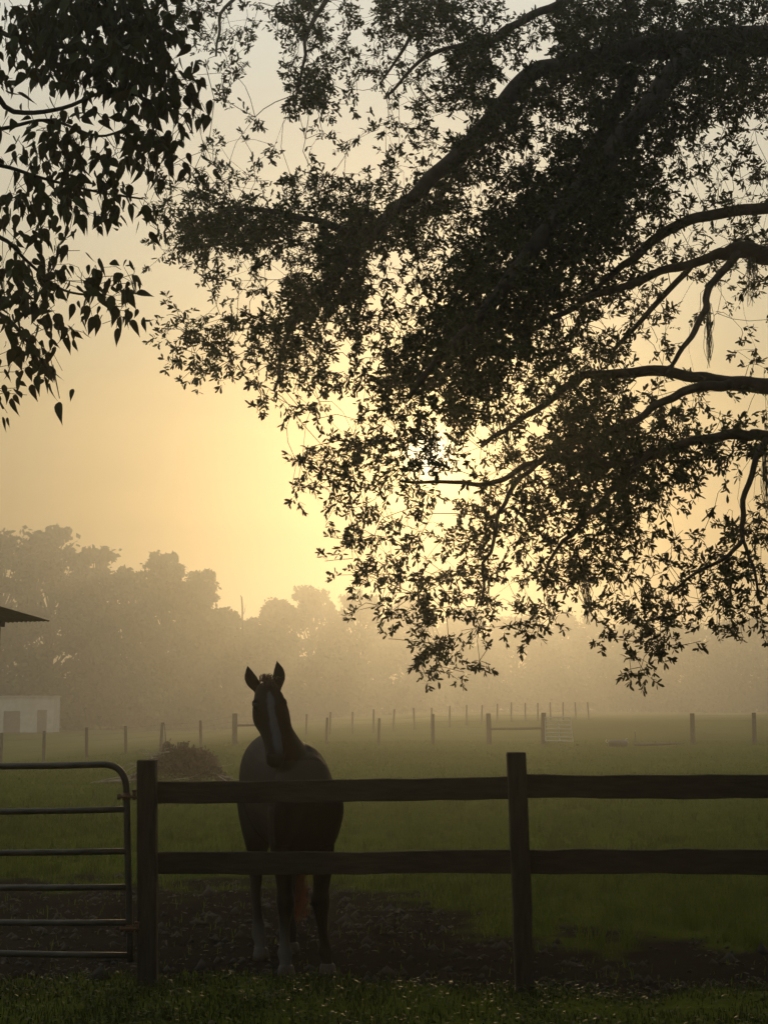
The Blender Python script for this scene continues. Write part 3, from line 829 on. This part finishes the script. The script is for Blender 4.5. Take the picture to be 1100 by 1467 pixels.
front = (sstep(.0,.03,fy) * sstep(.09,.14,s_) * sstep(1.0,.80,s_) * (co[:,2] > 1.15))
blz = (front * sstep(.010,-.004, abs(lx + .004 - .022*np.clip(s_-.4,0,.3)/.3 - jag*.3) - hw_))[:, None]
coat = coat*(1-blz) + np.array([.06,.066,.08])*blz
sk1 = ((co[:,0] < 0) & (co[:,1] < .3)) * sstep(.42,.12,co[:,2] + .02*np.sin(co[:,0]*60))
coat = coat*(1-sk1[:,None]) + np.array([.07,.067,.063])*sk1[:,None]
sk2 = ((co[:,1] > .45) & (co[:,0] < 0)) * sstep(.28,.10,co[:,2]); coat = coat*(1-sk2[:,None]) + np.array([.06,.056,.052])*sk2[:,None]
muz = (s_ > .93) & (co[:,2] > 1.2) & (co[:,1] < 0); coat[muz] = (.025,.02,.018)
set_attr(bm_, 'coat', coat)
bm_.polygons.foreach_set('use_smooth', np.ones(len(bm_.polygons), dtype=bool)); bm_.materials.clear()
link('body', bm_, M_horse, horse)
for (x, y) in ((-.107,-.035),(.153,-.035),(-.143,.685),(.097,.87)):
    v, f = loft([((x, y-.018, -.005), X*.060, Yv*.068), ((x, y-.012, .03), X*.054, Yv*.060), ((x, y, .066), X*.046, Yv*.050), ((x, y+.004, .075), X*.036, Yv*.040)], 16)
    link('hoof', mesh('hoof', v, f, True), M_hoof, horse)
for sx in (-1, 1):
    c = HP + ha*HL*.25 + hx*sx*.090 + hy*.052
    v, f = loft([(c + hx*sx*k, ha*r_, hy*r_) for k, r_ in ((-.02,.012),(-.008,.019),(.004,.019),(.012,.013),(.016,.004))], 12)
    link('eye', mesh('eye', v, f, True), M_eye, horse)
def strands(mb, n, root, tipf, r0=.0028, seg=6, sides=3):
    for k in range(n):
        a = root(k); b = tipf(k, a)
        t = np.linspace(0, 1, seg)[:, None]
        mid = rng.normal(size=3) * np.array([.012,.012,.006])
        q = a + (b - a)*t + mid*(4*t*(1-t)); mb.tube(q, np.linspace(r0, r0*.35, seg), sides)
mb = MB()
for k in range(170):
    u = rng.normal(size=2)*.55
    a = np.array([.0+u[0]*.045, 1.335+u[1]*.02, 1.24])
    ex = np.array([.235 + u[0]*.075 + rng.normal()*.012, 1.30+u[1]*.08, rng.uniform(.12,.36) + abs(u[0])*.06])
    q = spline([a, a+[.02+u[0]*.02,.07,-.12], [.12+u[0]*.08,1.38+u[1]*.06,.85], [.20+u[0]*.09,1.35+u[1]*.08,.55], ex], 2)
    mb.tube(q, np.linspace(.005,.0012,len(q)), 3)
mb.build('tail', M_hair, horse, label='chestnut tail hair lit from behind')
mb = MB()
for k in range(200):   # mane along the crest, thrown to the far side
    t = rng.uniform(0, 1); i = t*(len(nk)-1); q = nk[int(i)]
    tt = nk[min(int(i)+1, len(nk)-1)][:3] - nk[max(int(i)-1,0)][:3]; tt /= np.linalg.norm(tt)
    b = np.cross(tt, X); b /= np.linalg.norm(b)
    if b[1] < 0: b = -b
    a = q[:3] + b*q[4]*.97
    s2 = 1
    L = rng.uniform(.05,.12)
    e1 = a + b*.03 + X*s2*q[3]*.75; e2 = a + X*s2*(q[3]+.015) + np.array([0,-.03,-L])
    sp = spline([a, e1, e2], 3); mb.tube(sp, np.linspace(.0035,.0012,len(sp)), 3)
mb.build('mane', M_mane, horse)
mb = MB()
for k in range(70):
    a = HP + np.array([rng.normal()*.022, rng.normal()*.02+.01, .055])
    s2 = rng.uniform(-1, 1)
    e1 = a + np.array([s2*.025, -.03, rng.uniform(.005,.05)]); e2 = e1 + np.array([s2*.035, -.05, -rng.uniform(.0,.12)])
    sp = spline([a, e1, e2], 3); mb.tube(sp, np.linspace(.003,.001,len(sp)), 3)
mb.build('forelock', M_mane, horse)

# ------------------------------------------------------------------ roof corner at the left
RY = 21.0
tip = at(72, 889, RY); el = at(-60, 893, RY + 2.6); rk = at(-60, 851, RY - 2.0)
roof_o = empty('open_shed', (tip[0] - 3.0, RY, gzf(tip[0]-3, RY)), 'dark corrugated roof corner of an open shed at the left edge', 'shed')
RO = np.array(roof_o.location)
e1 = el - tip; e1 = e1 / np.linalg.norm(e1); e1l = 6.0
e2 = rk - tip; e2 = e2 / np.linalg.norm(e2); e2l = 4.2
nn = np.cross(e1, e2); nn /= np.linalg.norm(nn); nn = nn if nn[2] > 0 else -nn
nc = 120; V = []; F = []
for i in range(nc + 1):
    s0 = i / nc * e1l; w = .014*math.sin(s0/.076*2*math.pi/1.0)
    for t in (0, e2l):
        V.append(tip + e1*s0 + e2*t + nn*w - RO)
    for t in (e2l, 0):
        V.append(tip + e1*s0 + e2*t + nn*(w-.004) - RO)
for i in range(nc):
    for j in range(4):
        k = (j+1) % 4; F.append((i*4+j, i*4+k, i*4+4+k, i*4+4+j))
F.append((3,2,1,0)); F.append(tuple(nc*4+j for j in range(4)))
link('roof', mesh('roof', V, F), M_roof, roof_o)
def bar_between(name, a, b, w, h, m, parent, O):
    a = np.asarray(a, float); b = np.asarray(b, float); d = b - a; L = np.linalg.norm(d); d /= L
    s_ = np.cross(d, Z); 
    if np.linalg.norm(s_) < .05: s_ = np.array([1.0,0,0])
    s_ /= np.linalg.norm(s_); u = np.cross(s_, d)
    R = np.column_stack([d, s_, u]); mb = MB(); mb.box((a+b)/2 - O, (L, w, h), R); return mb.build(name, m, parent)
def rp(s0, t, dz): return tip + e1*s0 + e2*t + np.array([0,0,dz])
bar_between('beam', rp(1.35, .25, -.10), rp(5.9, .25, -.10), .05, .13, M_shedwood, roof_o, RO)
bar_between('beam', rp(1.35, 4.0, -.10), rp(5.9, 4.0, -.10), .05, .13, M_shedwood, roof_o, RO)
for s0 in (1.4, 2.9, 4.4, 5.8):
    bar_between('rafter', rp(s0, .1, -.055), rp(s0, 4.1, -.055), .045, .07, M_shedwood, roof_o, RO)
for s0, t in ((1.45,.27),(5.8,.27),(1.45,4.0),(5.8,4.0)):
    q = rp(s0, t, -.16); bar_between('post', [q[0], q[1], gzf(q[0], q[1]) - .2], q, .12, .12, M_shedwood, roof_o, RO)

# ------------------------------------------------------------------ far white shed
SY = 178.0
a = at(-40, 1000, SY); b = at(78, 998, SY)
zg = gzf((a[0]+b[0])/2, SY)
wsh = empty('white_shed', ((a[0]+b[0])/2, SY, zg), 'small white shed with two dark doorways, faint in the fog', 'shed')
W = b[0]-a[0]; H = b[2]-zg
ops = []
for (x0, x1, yt) in ((6, 30, 1019), (54, 68, 1017)):
    p = at(x0, yt, SY); q = at(x1, yt, SY); ops.append((p[0]-wsh.location.x, q[0]-wsh.location.x, p[2]-zg))
mb = MB(); T = .12; dep = 3.2
edges = [-W/2] + [e for o_ in ops for e in o_[:2]] + [W/2]
for i in range(0, len(edges), 2):
    mb.box(((edges[i]+edges[i+1])/2, 0, H/2), (edges[i+1]-edges[i], T, H))
for (x0, x1, zt) in ops: mb.box(((x0+x1)/2, 0, (zt+H)/2), (x1-x0, T, H-zt))
mb.box((-W/2+T/2, dep/2+T/2, H/2), (T, dep, H)); mb.box((W/2-T/2, dep/2+T/2, H/2), (T, dep, H)); mb.box((0, dep+T, H/2), (W, T, H))
mb.build('wall', M_white, wsh)
mb = MB(); mb.box((0, dep/2, H+.05), (W+.3, dep+.5, .09)); mb.build('roof', M_white, wsh)
for (x0, x1, zt) in ops:  # a dark sheet fills each open doorway as painted interior shade
    mb = MB(); mb.box(((x0+x1)/2, .10, zt/2), (x1-x0-.01, .05, zt-.02)); mb.build('shade_panel', M_openshade, wsh)

# ------------------------------------------------------------------ far fences
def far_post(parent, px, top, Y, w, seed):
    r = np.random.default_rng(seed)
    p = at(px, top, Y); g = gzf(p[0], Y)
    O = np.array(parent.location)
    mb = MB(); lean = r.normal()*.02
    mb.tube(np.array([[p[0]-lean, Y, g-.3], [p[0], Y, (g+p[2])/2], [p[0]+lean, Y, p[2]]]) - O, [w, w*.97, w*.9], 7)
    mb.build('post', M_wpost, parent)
    return np.array([p[0], Y, g, p[2]])
def wires(parent, tops, hs, r=.0035):
    O = np.array(parent.location)
    for h in hs:
        mb = MB(); mb.tube(np.array([[q[0], q[1], q[2] + (q[3]-q[2])*h] for q in tops]) - O, r, 4); mb.build('wire', M_wire, parent)
def rail(parent, p, q, hp, hq, r=.055):
    O = np.array(parent.location); mb = MB()
    mb.tube(np.array([[p[0], p[1], p[2]+hp], [(p[0]+q[0])/2, p[1], (p[2]+q[2]+hp+hq)/2-.01], [q[0], q[1], q[2]+hq]]) - O, r, 6); mb.build('rail', M_wpost, parent)
QY = 68.0
ff = empty('wire_fence', (-10, QY, gzf(-10, QY)), 'wire fence on thin posts crossing the field left of the horse', 'fence', 'far field fences')
tops = [far_post(ff, x, y, QY, w, 300+i) for i, (x, y, w) in enumerate([(-58,1053,.07),(3,1050,.07),(64,1047,.075),(125,1042,.07),(181,1040,.07),(232,1035,.07),(288,1032,.065),(337,1022,.125),(404,1024,.12)])]
wires(ff, tops, (.15,.35,.55,.75,.92)); rail(ff, tops[-2], tops[-1], .88, .88)
ff2 = empty('wire_fence', (0, QY, 0), 'wire fence on thin posts between the horse and the pale gate', 'fence', 'far field fences')
tops = [far_post(ff2, x, y, QY, w, 330+i) for i, (x, y, w) in enumerate([(468,1028,.06),(543,1029,.065),(620,1023,.08),(700,1022,.115),(778,1021,.12)])]
wires(ff2, tops, (.15,.35,.55,.75,.92)); rail(ff2, tops[-2], tops[-1], .66, .70, .06)
ff3 = empty('wire_fence', (16, QY, 0), 'wire fence on two thick posts at the right edge of the field', 'fence', 'far field fences')
tops = [far_post(ff3, x, y, QY, w, 350+i) for i, (x, y, w) in enumerate([(991,1022,.11),(1079,1021,.10),(1167,1021,.10)])]
wires(ff3, tops, (.15,.35,.55,.75,.92))
ff4 = empty('wire_fence', (0, 92, 0), 'faintest wire fence, its posts receding to the right behind the others', 'fence', 'far field fences')
rec = [(439,1023),(473,1020),(505,1020),(535,1016),(564,1016),(593,1014),(618,1014),(644,1011),(668,1010),(690,1010),(712,1008),(732,1006),(752,1007),(770,1007),(788,1006),(806,1006),(824,1006),(842,1006)]
tops = [far_post(ff4, x, y, 88 + (x-439)/313*24, .06, 370+i) for i, (x, y) in enumerate(rec)]
wires(ff4, tops, (.3,.6,.9))
# pale far gate
fg = empty('pale_gate', at(779, 1062, QY - .1), 'small pale tubular gate standing open beside the braced far post', 'gate')
FG = np.array(fg.location)
def fgp(px, py): return at(px, py, QY - .1 - (px-781)/40*.5) - FG
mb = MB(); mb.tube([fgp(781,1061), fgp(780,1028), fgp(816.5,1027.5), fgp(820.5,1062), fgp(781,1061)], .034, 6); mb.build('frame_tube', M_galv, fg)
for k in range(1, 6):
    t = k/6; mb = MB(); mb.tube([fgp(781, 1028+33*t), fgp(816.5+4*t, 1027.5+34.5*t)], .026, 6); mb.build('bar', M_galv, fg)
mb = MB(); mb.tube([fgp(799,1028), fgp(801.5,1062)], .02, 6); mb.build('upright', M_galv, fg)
# tub, log and stake lying in the field
p = at(885, 1069, 65.0); g = gzf(p[0], 65)
tub = empty('tub', (p[0], 65, g), 'low dark tub lying in the field right of the pale gate', 'tub')
v, f = loft([((0,0,-.02),X*.40,Yv*.28),((0,0,.16),X*.44,Yv*.32),((0,0,.27),X*.40,Yv*.29),((.02,0,.275),X*.36,Yv*.26),((.02,0,.20),X*.30,Yv*.2)], 18)
link('shell', mesh('shell', v, f, True), M_tub, tub)
mb = MB(); mb.tube([[-.45,0,.16],[-.52,-.02,.24],[-.47,0,.28]], .02, 6); mb.build('handle', M_galv, tub, True)
mb = MB(); mb.tube([[.26,-.2,.22],[.30,-.2,.33],[.36,-.2,.33]], .022, 6); mb.build('spout', M_galv, tub, True)
p = at(908, 1068, 66.0); q = at(976, 1063, 66.6)
lg = empty('log', (p[0], 66, gzf(p[0], 66)), 'thin log lying on the grass right of the dark tub', 'log')
LO = np.array(lg.location)
sp = spline([np.array([0,0,.05]), np.array([(q[0]-p[0])*.4,.2,.07]), np.array([q[0]-p[0],.5,.10])], 4)
mb = MB(); mb.tube(sp, np.linspace(.085,.05,len(sp)), 8); mb.build('stem', M_wpost, lg, True)
mb = MB(); mb.tube([sp[4], sp[4]+[.12,-.05,.14]], [.03,.018], 6); mb.build('stub', M_wpost, lg, True)
p = at(909, 1067, 66.4)
sk = empty('stake', (p[0], 66.4, gzf(p[0], 66.4)), 'thin upright stake beside the dark tub', 'stake')
mb = MB(); mb.tube([[0,0,-.2],[.01,0,.3],[0.02,0,.62]], [.018,.016,.012], 6); mb.build('shaft', M_wpost, sk, True)
mb = MB(); mb.tube([[.02,0,.60],[.022,0,.64]], [.02,.014], 6); mb.build('cap', M_galv, sk, True)

# ------------------------------------------------------------------ brush pile
p = at(256, 1122, 34.0)
bp = empty('brush_pile', (p[0], 34.0, gzf(p[0], 34)), 'heap of cut branches and dead leaves behind the left fence post', 'brush pile')
pr = np.random.default_rng(5)
def pile_h(x): return .92*np.interp(x, [-1.1,-.8,-.55,-.3,0,.2,.5,.78,.98], [.04,.30,.62,.88,.93,.90,.80,.56,.08])
for k in range(46):
    x = pr.uniform(-1.1,.9); h = pile_h(x)*pr.uniform(.15,.95)
    a = np.array([x, pr.uniform(-.45,.45), max(h,.02)]); ang = pr.uniform(0,6.28); L = pr.uniform(.4,1.1)
    d = np.array([math.cos(ang), math.sin(ang)*.6, pr.uniform(-.35,.22)]); d /= np.linalg.norm(d)
    if x < -.35: d = np.array([-.8, pr.normal()*.2, -.45+pr.normal()*.15]); d /= np.linalg.norm(d)
    b = a + d*L; b[2] = max(b[2], .02)
    m_ = (a+b)/2 + pr.normal(size=3)*.06; m_[2] = max(m_[2], .02)
    mb = MB(); sp = spline([a, m_, b], 3); r0 = pr.uniform(.008,.022); mb.tube(sp, np.linspace(r0, r0*.4, len(sp)), 5); mb.build('stick', M_stick, bp)
for pts_ in ([[-.29,0,.6],[-.30,0,1.0],[-.335,0,1.30]], [[-.7,-.2,.3],[-1.0,-.2,.42],[-1.25,-.2,.30],[-1.42,-.2,.34]], [[-.55,0,.5],[-.75,0,.72],[-.95,0,.66]]):
    mb = MB(); sp = spline(pts_, 3); mb.tube(sp, np.linspace(.016,.007,len(sp)), 5); mb.build('stick', M_stick, bp)
n = 5200
x = pr.normal(size=n)*.5 + .25; x = np.clip(x, -.95, 1.0)
y = pr.uniform(-.5,.5,n); hh = pile_h(x)*(1-(y/.6)**4)*(.8+.35*vnoise(x, y, .22, 91))
z = hh*pr.uniform(.0,1,n)**.5 + .03*vnoise(x, y, .12, 3)
z += np.where((abs(x-.12)<.10), .16*(1-abs(x-.12)/.10), 0)*pr.uniform(0,1,n) + np.where(abs(x-.62)<.09, .08, 0)*pr.uniform(0,1,n)
C = np.column_stack([x,y,np.maximum(z,.01)])
dd = pr.normal(size=(n,3)); dd /= np.linalg.norm(dd,axis=1,keepdims=True)
lv, lf = leaf_arrays(C, dd, pr.uniform(.04,.12,n), pr.uniform(.02,.05,n), pr.normal(size=(n,3)), .1)
link('dead_leaves', mesh('dead_leaves', lv, lf), M_dead, bp, kind='stuff')

# ------------------------------------------------------------------ spanish moss
def moss(px, y0, y1, Y, label, seed, w=.03):
    r = np.random.default_rng(seed)
    a = at(px, y0, Y); b = at(px, y1, Y); L = a[2]-b[2]
    o = empty('moss_strand', a, label, 'moss', 'grey moss hanging from the oak')
    mb = MB()
    for k in range(26):
        x0 = r.normal()*w*.4; l = L*r.uniform(.4,1.0); y0_ = r.normal()*w*.4
        q = [[x0, y0_, .02], [x0+r.normal()*w*.5, y0_, -l*.35], [x0+r.normal()*w*.6, y0_+r.normal()*w*.5, -l*.7], [r.normal()*w*.35, y0_, -l]]
        mb.tube(spline(q, 3), .0022, 3)
    mb.build('strands', M_moss, o)
moss(839, 800, 897, 11.2, 'grey moss strand hanging below the middle of the oak against the fog', 1)
moss(1013, 438, 534, 11.5, 'grey moss strand hanging above the long bare oak limb at right', 2, .025)
moss(1075, 372, 440, 11.9, 'grey moss tuft under the thick limb stub at the right edge', 3, .05)
moss(1094, 634, 745, 10.9, 'grey moss strand beside the drooping branch at the right edge', 4, .025)

# ------------------------------------------------------------------ grass, weeds, litter
def scatter(n, y0, y1, power=1.0):
    Y = (rng.uniform(y0**power, y1**power, n))**(1/power)
    X_ = rng.uniform(-1, 1, n) * (Y*0.29 + 0.7)
    return X_, Y
def blades(name, n, y0, y1, h0, h1, w, matl, label, power=1.0, avoid=True, ymax=None):
    X_, Y_ = scatter(n, y0, y1, power)
    d = dirt(X_, Y_); clump = vnoise(X_, Y_, .35, 41)*.6 + vnoise(X_, Y_, 1.6, 42)*.4
    keep = rng.uniform(size=n) < (1 - .97*d) * np.clip(clump*1.8 - .15, .1, 1)
    X_, Y_, clump = X_[keep], Y_[keep], clump[keep]; n = len(X_)
    Z_ = gz(X_, Y_, True) - .006
    h = rng.uniform(h0, h1, n)*(.5 + clump); a = rng.uniform(0, 6.283, n); ln = rng.uniform(.1, .8, n)*h
    ww = w*rng.uniform(.7, 1.4, n)
    bx, by = np.cos(a), np.sin(a)
    B_ = np.column_stack([X_, Y_, Z_])
    side = np.column_stack([-by, bx, np.zeros(n)])*ww[:,None]
    m_ = B_ + np.column_stack([bx*ln*.35, by*ln*.35, h*.6]); t_ = B_ + np.column_stack([bx*ln, by*ln, h])
    v = np.stack([B_-side, B_+side, m_+side*.8, m_-side*.8, t_], 1).reshape(-1,3)
    f = (np.array([[0,1,2],[0,2,3],[3,2,4]])[None] + 5*np.arange(n)[:,None,None]).reshape(-1,3)
    return link(name, mesh(name, v, f), matl, label=label, cat='grass', kind='stuff')
blades('field_grass', 170000, 9.6, 34, .025, .075, .0034, M_grass, 'short dark green pasture grass behind the fence', .8)
def tufts(name, count, y0, y1, label):
    cx, cyy = scatter(count, y0, y1, .9)
    k = dirt(cx, cyy) < .55; cx, cyy = cx[k], cyy[k]
    hgt = rng.uniform(.08, .20, len(cx)); nb = 26
    X_ = np.repeat(cx, nb) + rng.normal(size=len(cx)*nb)*.028; Y_ = np.repeat(cyy, nb) + rng.normal(size=len(cx)*nb)*.028
    n = len(X_); h = np.repeat(hgt, nb)*rng.uniform(.5, 1.1, n); a = rng.uniform(0, 6.283, n); ln = h*rng.uniform(.2, .9, n)
    B_ = np.column_stack([X_, Y_, gz(X_, Y_, True)-.006]); bx, by = np.cos(a), np.sin(a)
    side = np.column_stack([-by, bx, np.zeros(n)])*rng.uniform(.0018, .0036, n)[:, None]
    m1 = B_ + np.column_stack([bx*ln*.25, by*ln*.25, h*.55]); m2 = B_ + np.column_stack([bx*ln*.65, by*ln*.65, h*.92]); t_ = B_ + np.column_stack([bx*ln, by*ln, h*rng.uniform(.75, 1.0, n)])
    v = np.stack([B_-side, B_+side, m1+side, m1-side, m2+side*.7, m2-side*.7, t_], 1).reshape(-1, 3)
    f = (np.array([[0,1,2],[0,2,3],[3,2,4],[3,4,5],[5,4,6]])[None] + 7*np.arange(n)[:,None,None]).reshape(-1, 3)
    link(name, mesh(name, v, f), M_grass, label=label, cat='grass', kind='stuff')
tufts('grass_tufts', 1500, 9.9, 30, 'taller tufts of grass scattered through the pasture behind the fence')
blades('distant_grass', 60000, 30, 75, .03, .08, .010, M_grass, 'hazy pasture grass in the far field', .7)
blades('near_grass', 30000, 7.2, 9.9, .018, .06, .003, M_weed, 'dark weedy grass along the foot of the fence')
# broad low weeds at the fence foot
n = 22000
X_, Y_ = scatter(n, 7.2, 9.75)
keep = rng.uniform(size=n) < np.clip(vnoise(X_, Y_, .3, 51)*1.5-.1, .08, 1)*(1-.85*dirt(X_, Y_)); X_, Y_ = X_[keep], Y_[keep]; n = len(X_)
Bv = np.column_stack([X_, Y_, gz(X_, Y_, True) + rng.uniform(.0,.05,n)])
dv = np.column_stack([rng.normal(size=n), rng.normal(size=n), rng.uniform(-.2,.7,n)]); dv /= np.linalg.norm(dv,axis=1,keepdims=True)
ln = rng.uniform(.012,.032,n)
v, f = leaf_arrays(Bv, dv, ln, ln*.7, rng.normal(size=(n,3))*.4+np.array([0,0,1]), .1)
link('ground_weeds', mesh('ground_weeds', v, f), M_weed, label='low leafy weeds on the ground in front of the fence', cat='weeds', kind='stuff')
n = 9000
X_, Y_ = scatter(n, 7.2, 15.5)
keep = rng.uniform(size=n) < (.18 + .34*dirt(X_, Y_))*np.clip(vnoise(X_, Y_, .5, 61)*1.8-.3, .05, 1); X_, Y_ = X_[keep], Y_[keep]; n = len(X_)
Bv = np.column_stack([X_, Y_, gz(X_, Y_, True) + rng.uniform(.003,.016,n)])
dv = np.column_stack([rng.normal(size=n), rng.normal(size=n), rng.normal(size=n)*.25]); dv /= np.linalg.norm(dv,axis=1,keepdims=True)
ln = rng.uniform(.02,.055,n)
v, f = leaf_arrays(Bv, dv, ln, ln*.38, rng.normal(size=(n,3))*.35+np.array([0,0,1]), .15)
link('leaf_litter', mesh('leaf_litter', v, f), M_litter, label='fallen dry oak leaves scattered over the bare soil', cat='leaf litter', kind='stuff')

n = 4500
X_, Y_ = scatter(n, 9.3, 15.8)
keep = rng.uniform(size=n) < dirt(X_, Y_)*np.clip(vnoise(X_, Y_, .4, 71)*1.6-.2, .1, 1); X_, Y_ = X_[keep], Y_[keep]; n = len(X_)
oct_ = np.array([[1,0,0],[0,1,0],[-1,0,0],[0,-1,0],[0,0,.8],[0,0,-.6]])
oft = np.array([[0,1,4],[1,2,4],[2,3,4],[3,0,4],[1,0,5],[2,1,5],[3,2,5],[0,3,5]])
sz = rng.gamma(2.0, .008, n) + .006
v = (oct_[None]*(sz[:,None,None])*rng.uniform(.6,1.4,(n,6,1)) + np.column_stack([X_, Y_, gz(X_, Y_, True)])[:,None,:]).reshape(-1,3)
link('soil_clods', mesh('soil_clods', v, (oft[None]+6*np.arange(n)[:,None,None]).reshape(-1,3)), mat('clod', (.015,.013,.0105), .9, (.028,.024,.020), 3), label='small clods of earth scattered on the trampled soil', cat='soil clods', kind='stuff')

# ------------------------------------------------------------------ the fog
hz = MB(); hz.box((0, 0, 13.0), (960, 960, 32.0))
hm = bpy.data.materials.new('haze'); hm.use_nodes = True
N = hm.node_tree.nodes; N.remove(N['Principled BSDF'])
pv = N.new('ShaderNodeVolumePrincipled')
pv.inputs['Color'].default_value = (1.0, 0.99, 0.95, 1)
pv.inputs['Density'].default_value = HAZE_DENSITY
pv.inputs['Anisotropy'].default_value = HAZE_ANISO
hm.node_tree.links.new(pv.outputs[0], N['Material Output'].inputs['Volume'])
hz.build('haze', hm, None, kind='stuff', label='pale golden morning fog over the field', cat='fog')
